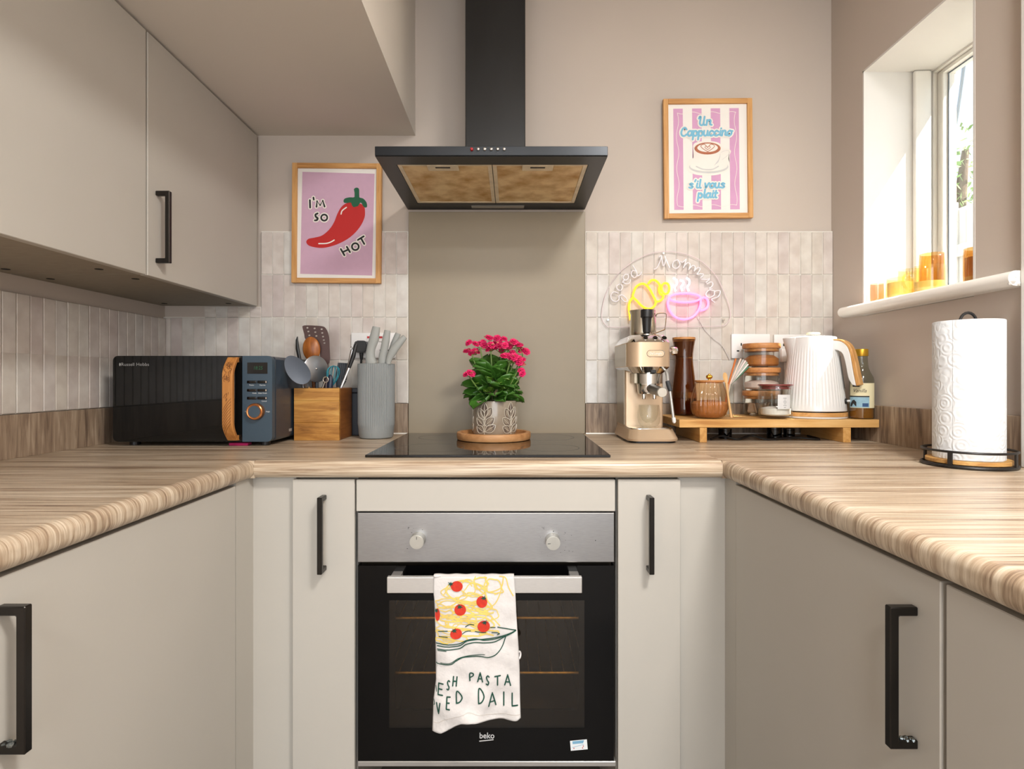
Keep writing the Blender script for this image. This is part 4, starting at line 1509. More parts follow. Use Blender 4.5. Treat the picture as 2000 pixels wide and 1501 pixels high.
obj('turner_handle', tube(B(), [W(636, 706, Y_ - .006), W(636, 760, Y_ - .010), W(634, 836, Y_ - .02)], [.010, .0075, .0065], 12, sy=.5), 'bronze_nylon', t, smooth=True)
# thin black handle
Y_ = 1.79
t = thing('black_spatula', 'slim black handle pointing up beside the wooden spoon', 'spatula', W(590, 790, Y_), group=UG)
obj('handle', tube(B(), [W(581, 657, Y_), W(580, 664, Y_), W(581, 680, Y_), W(585, 700, Y_), W(590, 740, Y_)], [.0016, .0042, .0062, .0060, .0040], 12, sy=.6), 'black_plastic', t, smooth=True)
obj('shaft', tube(B(), [W(590, 738, Y_), W(600, 838, Y_)], .0030, 8), 'steel', t, smooth=True)
# teal whisk
Y_ = 1.775
t = thing('whisk', 'small whisk with teal silicone loops in the wooden box', 'whisk', W(650, 790, Y_), group=UG)
for k in range(5):
    a = PI * k / 5 + .2
    pts = []
    for i in range(17):
        s = PI * 2 * i / 16
        rr = 12.5 * math.sin(s / 2) ** .8 * (1 if True else 0)
        up = (1 - math.cos(s)) / 2
        side = math.sin(s)
        base = W(648, 754, Y_); top = W(652, 714, Y_)
        ax = top - base
        pts.append(base + ax * up + Vector((side * math.cos(a) * .0195 * (0.4 + up), side * math.sin(a) * .0195 * (.4 + up), 0)))
    obj('wire_loop', tube(B(), pts, .0013, 6), 'teal_silicone', t, smooth=True)
obj('whisk_handle', tube(B(), [W(648, 752, Y_), W(640, 838, Y_)], [.004, .006], 10), 'steel', t, smooth=True)
# navy handle
Y_ = 1.735
t = thing('navy_peeler', 'short navy peeler handle in front of the teal whisk', 'peeler', W(645, 790, Y_), group=UG)
obj('handle', tube(B(), [W(645, 731, Y_), W(645, 734, Y_), W(645, 745, Y_), W(644, 756, Y_), W(643, 790, Y_)], [.002, .0065, .0092, .0086, .005], 14, sy=.7), 'navy_plastic', t, smooth=True)
obj('blade', tube(B(), [W(643, 788, Y_), W(642, 835, Y_)], .0030, 8), 'steel', t, smooth=True)
# bottle opener / can piercer bits in steel
Y_ = 1.716
t = thing('steel_opener', 'small steel opener just above the rim of the wooden box', 'opener', W(634, 790, Y_), group=UG)
obj('ring', tube(B(), [W(636 + 5 * math.cos(a), 741 + 5.5 * math.sin(a), Y_) for a in [2 * PI * k / 16 for k in range(16)]], .0018, 7, closed=True), 'chrome', t, smooth=True)
obj('shank', tube(B(), [W(634, 746, Y_), W(630, 757, Y_), W(628, 830, Y_ + .02)], .0034, 8), 'chrome', t, smooth=True)
# pastry brush
Y_ = 1.790
t = thing('pastry_brush', 'dark grey silicone pastry brush beside the tongs', 'brush', W(664, 790, Y_), group=UG)
for k in range(6):
    x0 = 660 + k * 3.7
    obj('bristle', tube(B(), [W(x0 + 2, 708 + .2 * k, Y_), W(x0 - 3.5, 742, Y_)], .0044, 6, sx=.75), 'silicone_dark', t, smooth=True)
obj('ferrule', tube(B(), [W(666, 741, Y_), W(662, 757, Y_)], [.0180, .0090], 12, sy=.35), 'silicone_dark', t, smooth=True)
obj('brush_handle', tube(B(), [W(662, 756, Y_), W(655, 838, Y_)], .0060, 10), 'pale_wood', t, smooth=True)
# tongs
Y_ = 1.745
t = thing('tongs', 'steel kitchen tongs with black grips leaning towards the knife block', 'tongs', W(665, 790, Y_), group=UG)
for dx, dy_ in ((0, 0), (-4, .012)):
    obj('arm', tube(B(), [W(655, 806, Y_ + dy_), W(665, 758, Y_ + dy_), W(681 + dx * .3, 719, Y_ + dy_), W(692 + dx, 682, Y_ + dy_)], .0046, 10, sy=.45), 'steel', t, smooth=True)
obj('grip', tube(B(), [W(682, 718, Y_ - .001), W(690, 695, Y_ - .002), W(694.5, 675, Y_ - .002), W(696, 671, Y_ - .002)], [.0050, .0070, .0062, .0030], 12, sy=.7), 'black_plastic', t, smooth=True)
obj('pull_ring', tube(B(), [W(686.5 + 1.6 * math.cos(a), 679 + 3.2 * math.sin(a), Y_ + .008) for a in [2 * PI * k / 12 for k in range(12)]], .0009, 6, closed=True), 'steel', t, smooth=True)

# dark slate tin behind
mat('slate_tin', (36, 40, 48), 0.5, var=0.10, vscale=60)
t = thing('slate_canister', 'dark slate canister half hidden behind the utensil box and knife block', 'canister', (-.495, 1.868, ZT))
obj('body', bx(-.545, -.450, 1.8425, 1.902, ZT + .0003, 1.040, r=.003), 'slate_tin', t)
obj('lid', bx(-.547, -.448, 1.8410, 1.9035, 1.0405, 1.056, r=.003), 'slate_tin', t)

# ------------------------------------------------------------------ knife block
mat('block_grey', (140, 144, 144), 0.62, var=0.03)
mat('knife_grey', (158, 160, 156), 0.55, var=0.03)
kc = (-.4295, 1.783)
t = thing('knife_block', 'ribbed grey cylindrical knife block beside the wooden utensil box', 'knife block', (kc[0], kc[1], ZT))
prof = [(.046, .0003), (.0515, .003), (.0535, .012), (.0545, .022), (.0555, .034), (.0570, .046), (.0572, .10), (.0575, .16), (.0578, .228), (.0572, .2335), (.0545, .2340), (.0540, .2280), (0, .2280)]
def ribs(a, i):
    if 5 <= i <= 8:
        return 1.0 - .034 * (0.5 + 0.5 * math.cos(a * 60)) ** 2
    return 1.0
obj('body', lathe(B(), prof, (kc[0], kc[1], ZT), 432, ribs), 'block_grey', t, smooth=True, sharp=50)
KG = 'grey knives in the ribbed block'
def knife(label, path, widths, Y, sy=.62):
    pts = [W(*C2(x, y), Y) for x, y in path]
    pts = [Vector(p) for p in smooth_path(pts, False, 5)]
    n = len(pts)
    rs = []
    m = len(widths)
    for i in range(n):
        f = i / (n - 1) * (m - 1)
        k = min(int(f), m - 2)
        rs.append((widths[k] + (widths[k + 1] - widths[k]) * (f - k)) / 5.175 / 2 * Y / FOC)
    k_ = thing('kitchen_knife', label, 'knife', (pts[0].x, Y, 1.128), group=KG)
    obj('handle', tube(B(), pts, rs, 20, sx=1.0, sy=sy), 'knife_grey', k_, smooth=True, sharp=40)
    b = pts[0]
    bxc = kc[0] + (b.x - kc[0]) * .55
    obj('blade', bx(bxc - .010, bxc + .010, Y - .001, Y + .001, 1.1275, b.z), 'steel', k_)
knife('grey-handled knife, tallest one in the ribbed block', [(960, 572), (948, 500), (955, 420), (985, 320), (1010, 196)], [128, 96, 88, 100, 78], 1.770)
knife('grey-handled knife in the middle of the ribbed block', [(1075, 572), (1074, 500), (1090, 420), (1106, 330), (1122, 232)], [96, 82, 78, 78, 62], 1.768)
knife('grey-handled knife leaning behind the others in the ribbed block', [(1130, 562), (1150, 470), (1185, 370), (1230, 262)], [50, 56, 62, 58], 1.805)
knife('grey-handled knife tilted furthest towards the splashback', [(1130, 572), (1140, 520), (1180, 440), (1240, 360), (1300, 296)], [50, 62, 84, 78, 52], 1.752)

# ------------------------------------------------------------------ sockets
mat('socket_white', (236, 234, 232), 0.3, var=0.01)
mat('switch_red', (186, 28, 34), 0.3)
TY = YW - .0125                                           # front of the tiles
def socket(label, x0, x1, y0, y1, gang=2, switches=()):
    p0, p1 = W(x0, y1, TY - .004), W(x1, y0, TY - .004)
    t = thing('wall_socket', label, 'socket', ((p0.x + p1.x) / 2, TY, p0.z))
    pl = obj('plate', bx(p0.x, p1.x, TY - .0085, TY + .001, p0.z, p1.z, r=.0025, seg=2), 'socket_white', t, smooth=True)
    w = (p1.x - p0.x) / gang
    for g in range(gang):
        cx = p0.x + w * (g + .5)
        cz = p0.z + (p1.z - p0.z) * .40
        for (dx, dz, a, b) in ((0, .014, .002, .0045), (-.011, -.008, .0042, .0022), (.011, -.008, .0042, .0022)):
            obj('pin_hole', bx(cx + dx - a, cx + dx + a, TY - .0089, TY - .008, cz + dz - b, cz + dz + b), 'dark_gap', pl)
    for (sx_, m_) in switches:
        q = W(sx_, y0 + 12, TY - .008)
        s_ = obj('switch', bx(q.x - .006, q.x + .006, TY - .0125, TY - .008, q.z - .010, q.z + .010, r=.0012, seg=1), 'socket_white', t)
        if m_:
            obj('red_band', bx(q.x - .0058, q.x + .0058, TY - .0129, TY - .0115, q.z + .0015, q.z + .0085), 'switch_red', s_)
    return t
socket('white double socket with red switches behind the knives', 686.5, 772.5, 649.5, 699, 2, ((721, True), (744, True)))
t = thing('mains_plug', 'black mains plug in the socket behind the knife block', 'plug', W(703, 690, TY - .02))
p = W(703.8, 676.5, 1.874)
b_ = B()
prism(b_, [(p.x + x * .001, TY - .0095, p.z + z * .001) for x, z in ((-22, -12), (-22, 10), (-14, 20), (14, 20), (22, 10), (22, -12), (14, -20), (-14, -20))], (0, -.030, 0))
bmesh.ops.bevel(b_, geom=b_.edges[:], offset=.003, segments=2, affect='EDGES')
obj('plug_body', b_, 'black_plastic', t, smooth=True)
b_ = B()
tube(b_, [(p.x, TY - .024, p.z - .018), (p.x, TY - .024, p.z - .030), (p.x, TY - .024, p.z - .043)], [.0075, .0062, .0045], 12)
obj('cord_guard', b_, 'black_plastic', t, smooth=True)
obj('cord', tube(B(), smooth_path([(p.x, TY - .024, p.z - .040), (p.x + .001, TY - .024, p.z - .080), (p.x + .030, TY - .020, p.z - .115), (p.x + .066, TY - .014, p.z - .15), (p.x + .072, 1.8965, p.z - .24)]), .0034, 8), 'black_plastic', t, smooth=True)

# ------------------------------------------------------------------ plant on its wooden tray
wood('tray_wood', [(160, 108, 64), (186, 134, 86), (202, 152, 104)], 'X', fine=60, stretch=6, rough=0.5)
tc_ = (-.0545, 1.687)
o = obj('wooden_tray', lathe(B(), [(.104, .0), (.1085, .001), (.1105, .006), (.1105, .018), (.1095, .0212), (.1070, .022), (.0985, .022), (.0965, .0205), (.0955, .0110), (0, .0105)], (tc_[0], tc_[1], ZT + .0068), 72), 'tray_wood', loc=(tc_[0], tc_[1], ZT + .0068), smooth=True)
tag(o, 'round shallow wooden tray under the potted plant on the hob', 'tray')
mat('pot_glaze', (146, 134, 118), 0.22, var=0.10, vscale=30, coat=0.5)
mat('pot_relief', (96, 82, 72), 0.35, var=0.25, vscale=120)
mat('pot_edge', (196, 188, 172), 0.22, var=0.06, vscale=60, coat=0.5)
mat('soil', (50, 38, 30), 0.95, var=0.3, vscale=200, bump=(160, .8, .003))
mat('leaf_green', (62, 108, 36), 0.36, var=0.28, vscale=18)
mat('leaf_light', (96, 134, 44), 0.40, var=0.2, vscale=18)
mat('stem_green', (98, 126, 56), 0.5, var=0.15)
mat('flower_pink', (224, 38, 104), 0.6, var=0.16, vscale=160)
mat('bud_mix', (228, 140, 128), 0.6, var=0.3, vscale=150)
pc = Vector((-.0530, 1.722, ZT + .0180))
PR, PH = .0668, .1030
t = thing('potted_kalanchoe', 'pink flowering plant in a leaf-embossed grey ceramic pot', 'potted plant', pc)
pot = obj('pot', lathe(B(), [(.058, 0), (.0635, .001), (PR, .006), (PR, PH - .004), (PR - .001, PH - .001), (PR - .003, PH), (PR - .0055, PH - .001), (PR - .006, PH - .012), (PR - .006, PH - .013), (0, PH - .0125)], pc, 72), 'pot_glaze', t, smooth=True)
obj('soil', lathe(B(), [(PR - .0062, PH - .0125), (PR - .0064, PH - .0100), (.03, PH - .006), (0, PH - .005)], pc, 40, cap=False), 'soil', t, smooth=True)
def on_pot(a0, off):
    return lambda u, v: (pc.x + (PR + off) * math.sin(a0 + u / PR), pc.y - (PR + off) * math.cos(a0 + u / PR), pc.z + v)
SPR = [((0, .052), 90, .048), ((-.017, .047), 118, .040), ((.017, .049), 60, .042), ((-.0165, .030), 140, .036), ((.0185, .030), 42, .038), ((-.0155, .011), 150, .032), ((.019, .012), 32, .038)]
for k in range(5):
    a0 = math.radians(-25 + 72 * k)
    s_ = None
    b_ = B()
    stroke(b_, [(0, .004), (.0008, .03), (0, .062)], .0022, on_pot(a0, .0008))
    st = obj('sprig_relief', b_, 'pot_edge', pot)
    for (c0, ang, ln) in SPR:
        A = math.radians(ang)
        d = Vector((math.cos(A), math.sin(A)))
        n = Vector((-d.y, d.x))
        b0 = Vector((0, c0[1])) if abs(c0[0]) > .001 else Vector((0, c0[1]))
        b0 = Vector((c0[0] * .12, c0[1]))
        L_ = ln * .98
        wd = .0112
        cont = []
        for i in range(18):
            s = i / 17.0
            cont.append(b0 + d * L_ * s + n * wd * math.sin(PI * s) ** .85)
        for i in range(16, 0, -1):
            s = i / 17.0
            cont.append(b0 + d * L_ * s - n * wd * math.sin(PI * s) ** .85)
        b_ = B()
        poly(b_, [(q.x, q.y) for q in cont], on_pot(a0, .0006))
        lf = obj('leaf_relief', b_, 'pot_relief', pot)
        b_ = B()
        tube(b_, [Vector(on_pot(a0, .0008)(q.x, q.y)) for q in cont], .0011, 5, closed=True)
        tube(b_, [Vector(on_pot(a0, .0006)(*(b0 + d * L_ * s))) for s in (.03, .3, .6, .9)], .0007, 5)
        bmesh.ops.translate(b_, vec=(0, 0, 0), verts=b_.verts)
        obj('leaf_edge', b_, 'pot_edge', lf, smooth=True)
# leaf meshes (three kinds), shared by all the single leaves
def leaf_mesh(name, L, Wd, scal, cup, mname):
    bm = B()
    nu, nv = 12, 6
    rows = []
    for i in range(nu + 1):
        s = i / nu
        w = Wd * (math.sin(PI * min(1, s * .96 + .02)) ** .62) * (.55 + .55 * s) if s < 1 else 0.0
        w = max(w, .0022)
        row = []
        for j in range(-nv, nv + 1):
            u = j / nv
            ww = w * (1 + (scal * math.sin(s * 26) if abs(j) == nv else 0))
            x = u * ww
            z = cup * (u * u) * Wd - .35 * L * s * s * .6
            row.append(bm.verts.new((x, L * s + .0, z + .0015 * math.sin(s * 9 + u * 3))))
        rows.append(row)
    for A, C in zip(rows, rows[1:]):
        for j in range(2 * nv):
            bm.faces.new((A[j], A[j + 1], C[j + 1], C[j]))
    r = bmesh.ops.extrude_face_region(bm, geom=bm.faces[:])
    bmesh.ops.translate(bm, verts=[v for v in r['geom'] if isinstance(v, bmesh.types.BMVert)], vec=(0, 0, -.0009))
    bmesh.ops.recalc_face_normals(bm, faces=bm.faces[:])
    me = bpy.data.meshes.new(name)
    bm.to_mesh(me); bm.free()
    for p_ in me.polygons: p_.use_smooth = True
    me.materials.append(MATS[mname])
    return me
LM = [leaf_mesh('leaf', .064, .029, .10, .35, 'leaf_green'), leaf_mesh('leaf', .052, .021, .12, .5, 'leaf_green'), leaf_mesh('leaf', .038, .014, .08, .45, 'leaf_light')]
rl = random.Random(21)
def put_leaf(me, base, az, el, roll=0.0, sc=1.0):
    o = bpy.data.objects.new('leaf', me)
    COL.objects.link(o)
    o.parent = t
    d = Vector((math.cos(el) * math.sin(az), -math.cos(el) * math.cos(az), math.sin(el)))
    up = Vector((-math.sin(el) * math.sin(az), math.sin(el) * math.cos(az), math.cos(el)))
    x = d.cross(up).normalized()
    M = Matrix((x, d, up)).transposed().to_4x4()
    M = M @ Matrix.Rotation(roll, 4, 'Y') @ Matrix.Scale(sc, 4)
    M.translation = Vector(base) - pc
    o.matrix_local = M
top = pc + Vector((0, 0, PH - .006))
for k in range(78):
    ring = k % 3
    az = rl.uniform(-PI, PI) if k > 20 else rl.uniform(-1.9, 1.9)
    el = (.20, .62, .95)[ring] + rl.uniform(-.4, .4)
    h = (.008, .036, .066)[ring] + rl.uniform(-.006, .012)
    r = (.024, .024, .022)[ring]
    base = top + Vector((r * math.sin(az), -r * math.cos(az), h))
    put_leaf(LM[0] if rl.random() < .6 else LM[1], base, az, el, rl.uniform(-.7, .7), rl.uniform(.85, 1.25))
for k in range(12):
    az = rl.uniform(-1.6, 1.6)
    base = top + Vector((.028 * math.sin(az), -.028 * math.cos(az), rl.uniform(.02, .085)))
    put_leaf(LM[2], base, az, rl.uniform(.1, .9), rl.uniform(-.5, .5), rl.uniform(.8, 1.1))
# flowers: single heads, placed as in the posy
def flower_mesh(name, mname, npet, r, seed):
    bm = B()
    rr = random.Random(seed)
    for layer, (n, el, ln) in enumerate(((8, .25, 1.0), (7, .7, .92), (5, 1.1, .8), (3, 1.4, .7))[:npet]):
        for k in range(n):
            az = 2 * PI * k / n + layer * .5 + rr.uniform(-.15, .15)
            d = Vector((math.cos(el) * math.cos(az), math.cos(el) * math.sin(az), math.sin(el)))
            s = Vector((-math.sin(az), math.cos(az), 0))
            upn = d.cross(s)
            l = r * ln
            w = l * .44
            pts = [d * l * .1, d * l * .6 + s * w, d * l * 1.0 + s * w * .55 - upn * l * .1, d * l * 1.04 - upn * l * .16, d * l * 1.0 - s * w * .55 - upn * l * .1, d * l * .6 - s * w]
            vs = [bm.verts.new(p_) for p_ in pts]
            bm.faces.new(vs)
    bmesh.ops.create_icosphere(bm, subdivisions=1, radius=r * .5)
    me = bpy.data.meshes.new(name)
    bm.to_mesh(me); bm.free()
    me.materials.append(MATS[mname])
    return me
FM = [flower_mesh('flower', 'flower_pink', 4, .0085, s) for s in (1, 2)]
BM_ = flower_mesh('flower_bud', 'bud_mix', 2, .0042, 3)
FP = [(165, 185), (240, 202), (300, 195), (330, 185), (345, 212), (130, 290), (158, 280), (205, 300), (240, 285), (262, 300), (195, 318), (398, 125), (425, 132), (505, 130), (532, 142), (590, 140), (415, 250), (430, 212), (462, 242), (468, 200), (540, 200), (545, 238), (560, 280), (600, 215), (640, 222), (662, 232), (625, 198), (705, 175), (732, 192), (760, 215), (790, 222), (785, 278), (832, 278), (860, 292), (600, 340), (640, 342), (690, 310), (660, 372), (702, 350), (740, 402), (770, 380), (812, 402), (800, 442), (780, 420), (175, 555), (130, 572), (198, 560), (800, 525), (815, 562), (585, 350), (720, 360), (400, 265), (480, 250)]
ends = []
for (cx, cy) in FP:
    Y_ = pc.y + rl.uniform(-.045, .03)
    if cy > 330: Y_ = pc.y - .050 + rl.uniform(-.008, .008)
    q = W(cx / 6.25 + 890, cy / 6.25 + 640, Y_)
    o = bpy.data.objects.new('flower', rl.choice(FM)); COL.objects.link(o); o.parent = t
    o.location = q - pc
    o.rotation_euler = (rl.uniform(.3, 1.2), rl.uniform(-.5, .5), rl.uniform(-.4, .4))
    sc_ = rl.uniform(1.15, 1.55); o.scale = (sc_,) * 3
    ends.append(q)
for k in range(64):
    q = rl.choice(ends) + Vector((rl.uniform(-.010, .010), rl.uniform(-.008, .008), rl.uniform(-.008, .007)))
    o = bpy.data.objects.new('flower_bud', BM_); COL.objects.link(o); o.parent = t
    o.location = q - pc
    o.rotation_euler = (rl.uniform(-.5, .5), rl.uniform(-.5, .5), rl.uniform(0, 6))
    s_ = rl.uniform(.9, 1.4); o.scale = (s_,) * 3
hubs = [(200, 330), (300, 250), (430, 290), (560, 320), (640, 270), (760, 260), (820, 320), (660, 430), (780, 480), (170, 600), (800, 590)]
for (cx, cy) in hubs:
    Y_ = pc.y - .02 if cy < 400 else pc.y - .042
    hub = W(cx / 6.25 + 890, cy / 6.25 + 640, Y_)
    base = top + Vector(((hub.x - pc.x) * .25, -.012, -.002))
    mid = base.lerp(hub, .55) + Vector((0, -.006, 0))
    obj('stem', tube(B(), smooth_path([base, mid, hub]), .0021, 7), 'stem_green', t, smooth=True)
    for e in ends:
        if (e - hub).length < .034:
            obj('stalk', tube(B(), [hub, hub.lerp(e, .5) - Vector((0, 0, .001)), e - Vector((0, 0, .002))], .0011, 5), 'stem_green', t, smooth=True)

# ------------------------------------------------------------------ coffee machine
mat('champagne', (206, 180, 150), 0.34, metal=0.45, var=0.04, vscale=10)
mat('champagne_reflected', (176, 166, 146), 0.30, metal=0.5, var=0.05)  # greyer champagne: reflection on the left faces painted into the colour
mat('brushed_steel', (190, 188, 182), 0.24, metal=1.0, var=0.08, vscale=50, aniso=(1, 1, 20))
mat('jug_steel', (188, 182, 168), 0.20, metal=1.0, var=0.06, vscale=8)
mat('wand_rubber', (50, 52, 56), 0.6)
mat('grip_brown', (52, 46, 42), 0.3)
def ring_xy(x0, x1, y0, y1, rf, rb, z, n=8):
    """rounded plan outline: rf radius of the two front corners, rb of the back ones"""
    pts = []
    for (cx, cy, r, a0) in ((x1 - rb, y1 - rb, rb, 0), (x0 + rb, y1 - rb, rb, 90), (x0 + rf, y0 + rf, rf, 180), (x1 - rf, y0 + rf, rf, 270)):
        for i in range(n + 1):
            a = math.radians(a0 + 90 * i / n)
            pts.append((cx + r * math.cos(a), cy + r * math.sin(a), z))
    return pts
t = thing('coffee_machine', 'champagne espresso machine with portafilter standing beside the hob', 'coffee machine', (.41, 1.74, ZT))
obj('rubber_base', loft(B(), [ring_xy(.342, .480, 1.630, 1.852, .03, .012, z) for z in (ZT + .0003, ZT + .007)]), 'black_plastic', t)
base = obj('base', loft(B(), [ring_xy(.338, .485, 1.622, 1.858, .035, .012, ZT + .006), ring_xy(.337, .486, 1.621, 1.859, .035, .012, ZT + .012), ring_xy(.346, .476, 1.643, 1.857, .032, .012, .9385)]), 'champagne', t, smooth=True)
obj('drip_tray', loft(B(), [ring_xy(.348, .474, 1.645, 1.730, .030, .004, .9387), ring_xy(.348, .474, 1.645, 1.730, .030, .004, .9415), ring_xy(.351, .471, 1.648, 1.728, .028, .004, .9428)]), 'chrome', t, smooth=True)
obj('column', loft(B(), [ring_xy(.347, .464, 1.728, 1.857, .006, .006, z) for z in (.9387, 1.130)]), 'champagne', t, smooth=True)
obj('side_cover', loft(B(), [[(.3455, 1.735, z), (.3465, 1.735, z), (.3465, 1.855, z), (.3455, 1.855, z)] for z in (.945, 1.12)]), 'champagne_reflected', t)
head = obj('head', loft(B(), [ring_xy(.3385, .466, 1.630, 1.858, .040, .010, z) for z in (1.1215, 1.1930)], cap=True), 'champagne', t, smooth=True)
obj('side_plate', loft(B(), [[(.3375, 1.672, z), (.3384, 1.672, z), (.3384, 1.850, z), (.3375, 1.850, z)] for z in (1.124, 1.190)]), 'champagne_reflected', head)
obj('skirt', loft(B(), [ring_xy(.356, .450, 1.650, 1.800, .034, .008, 1.1030), ring_xy(.3395, .465, 1.631, 1.855, .040, .010, 1.1205), ring_xy(.3390, .4655, 1.630, 1.857, .040, .010, 1.1214)]), 'chrome', t, smooth=True)
capo = obj('cap', loft(B(), [ring_xy(.3383, .4662, 1.6295, 1.858, .040, .010, 1.1931), ring_xy(.3395, .4650, 1.6315, 1.857, .039, .010, 1.1950), ring_xy(.3520, .4545, 1.652, 1.850, .032, .010, 1.2145), ring_xy(.354, .4525, 1.656, 1.848, .032, .010, 1.2160)]), 'chrome', t, smooth=True)
for px in (1260.5, 1279.5, 1297.0):
    q = W(px, 659.3, 1.643)
    b_ = B()
    cyl(b_, (q.x, 1.6425, 1.2045), (q.x, 1.6397, 1.2075), .0066, .0060, 20)
    bt = obj('button', b_, 'black_gloss', capo, smooth=True)
    obj('button_ring', tube(B(), [Vector((q.x + .0072 * math.cos(a), 1.6411 + .0072 * math.sin(a) * .70, 1.2055 + .0072 * math.sin(a) * .71)) for a in [2 * PI * k / 20 for k in range(20)]], .0009, 6, closed=True), 'chrome', bt, smooth=True)
# name plate
q = W(1280.3, 690, 1.630)
fo = lambda x, z: (x, 1.6286, z)
pl = obj('name_plate', prism(B(), [(x, 1.6298, z) for x, z in rrect(.0505, .0185, .0090, 6, q.x, q.z)], (0, -.0010, 0)), 'champagne', head)
b_ = tube(B(), [Vector((x, 1.6286, z)) for x, z in rrect(.0500, .0180, .0088, 6, q.x, q.z)], .0009, 6, closed=True)
obj('plate_rim', b_, 'chrome', pl, smooth=True)
b_ = B(); lettering(b_, "De'Longhi", .0100, fo, q.x, q.z, shear=.15, width=.036)
obj('brand_lettering', face_to_camera(b_), 'print_white', pl)
obj('group_mark', bx(.404, .420, 1.640, 1.650, 1.1025, 1.1180, r=.002), 'black_plastic', t)
# brew group, portafilter
gx, gy = .4085, 1.690
obj('brew_group', lathe(B(), [(.0425, 0), (.0425, .028), (.040, .031)], (gx, gy, 1.0725), 48), 'brushed_steel', t, smooth=True)
obj('group_side', bx(gx - .046, gx - .038, gy - .02, gy + .03, 1.0725, 1.1030, r=.001), 'champagne_reflected', t)
pf = obj('portafilter', lathe(B(), [(.026, 0), (.030, .002), (.0315, .010), (.0325, .028), (.0345, .0285), (.0345, .0315)], (gx, gy, 1.0405), 48), 'chrome', t, smooth=True)
obj('grip', tube(B(), [(gx, gy - .030, 1.058), (gx, gy - .050, 1.057), (gx + .001, gy - .090, 1.054), (gx + .002, gy - .148, 1.0495)], [.0120, .0150, .0140, .0132], 24), 'grip_brown', pf, smooth=True)
obj('grip_cap', tube(B(), [(gx + .002, gy - .146, 1.0497), (gx + .002, gy - .151, 1.0492), (gx + .002, gy - .1525, 1.0491)], [.0137, .0137, .0125], 32), 'knob_steel', pf, smooth=True)
for dx in (-.0150, .0165):
    obj('spout', tube(B(), [(gx + dx, gy - .006, 1.042), (gx + dx, gy - .008, 1.033), (gx + dx, gy - .008, 1.0255)], [.0072, .0058, .0050], 14), 'chrome', pf, smooth=True)
# steam knob and wand
kb = B()
lathe(kb, [(.0040, 0), (.0040, .006), (.0105, .006), (.0118, .009), (.0118, .020), (.0105, .023), (0, .0235)], (0, 0, 0), 8)
bmesh.ops.rotate(kb, verts=kb.verts, cent=(0, 0, 0), matrix=Matrix.Rotation(PI / 2, 3, 'Y'))
bmesh.ops.translate(kb, verts=kb.verts, vec=(.4655, 1.668, 1.1685))
obj('steam_knob', kb, 'chrome', t, smooth=True, sharp=25)
wd = obj('steam_wand', tube(B(), smooth_path([(.4505, 1.672, 1.122), (.4555, 1.655, 1.100), W(1305, 748, 1.640), W(1309, 768, 1.632), W(1316.5, 825, 1.622)]), .0042, 12), 'silver_paint', t, smooth=True)
obj('wand_grip', tube(B(), [W(1303.5, 744, 1.642), W(1306.5, 754, 1.637), W(1309.5, 764, 1.632)], [.0062, .0070, .0052], 12), 'wand_rubber', wd, smooth=True)
obj('wand_tip', tube(B(), [W(1315.6, 815, 1.6225), W(1316.8, 823, 1.6222), W(1317, 826, 1.622)], [.0056, .0056, .0030], 12), 'socket_white', wd, smooth=True)

def turned(name, label, cat, prof, m, c, seg=48, mod=None, group=None, parent=None, lbl=None, sharp=40, cap=True):
    b = lathe(B(), prof, c, seg, mod, cap)
    o = obj(name, b, m, parent, loc=None if parent else c, smooth=True, sharp=sharp)
    if parent is None:
        tag(o, label, cat, group)
    elif lbl:
        o['label'] = lbl
    return o
# double-walled glass on the drip tray
turned('espresso_glass', 'small clear double-walled glass on the coffee machine drip tray', 'glass',
       [(.0, .0003), (.0200, .0003), (.0265, .004), (.0318, .014), (.0340, .028), (.0335, .042), (.0315, .056), (.0302, .0650), (.0290, .0655), (.0282, .0640), (.0280, .050), (.0262, .034), (.0200, .020), (.0100, .0125), (0, .0110)], 'clear_glass', (.4105, 1.6885, .9430), cap=False)
# tamper
t = thing('coffee_tamper', 'black-handled tamper standing on top of the coffee machine', 'tamper', (.4065, 1.700, 1.2162))
obj('tamper_foot', lathe(B(), [(.0225, 0), (.0225, .004), (.012, .007), (.009, .010)], (.4065, 1.700, 1.2162), 32), 'chrome', t, smooth=True)
obj('grip', lathe(B(), [(.0085, .009), (.0118, .012), (.0128, .030), (.0142, .050), (.0152, .054), (.0182, .056), (.0184, .076), (.0175, .0790), (0, .0795)], (.4065, 1.700, 1.2162), 32), 'black_plastic', t, smooth=True)
# steel milk jug
jc = Vector((.4185, 1.800, 1.2162))
t = thing('milk_jug', 'stainless steel milk jug on top of the coffee machine', 'jug', jc)
obj('jug_body', lathe(B(), [(.0385, .0003), (.0405, .003), (.0415, .02), (.0405, .05), (.0390, .075), (.0395, .088), (.0385, .088), (.0380, .075), (.0395, .05), (.0400, .02), (.038, .006), (0, .006)], jc, 56, lambda a, i: 1 + (.12 if i in (5, 6) else 0) * math.exp(-((a - PI) / .35) ** 2)), 'jug_steel', t, smooth=True)
obj('jug_handle', tube(B(), smooth_path([jc + Vector((.039, -.008, .068)), jc + Vector((.044, -.010, .077)), jc + Vector((.066, -.012, .078)), jc + Vector((.0715, -.012, .070)), jc + Vector((.067, -.011, .030)), jc + Vector((.060, -.011, .024)), jc + Vector((.040, -.009, .016))], False, 4), .0024, 8, sx=.6, sy=1.8), 'jug_steel', t, smooth=True)

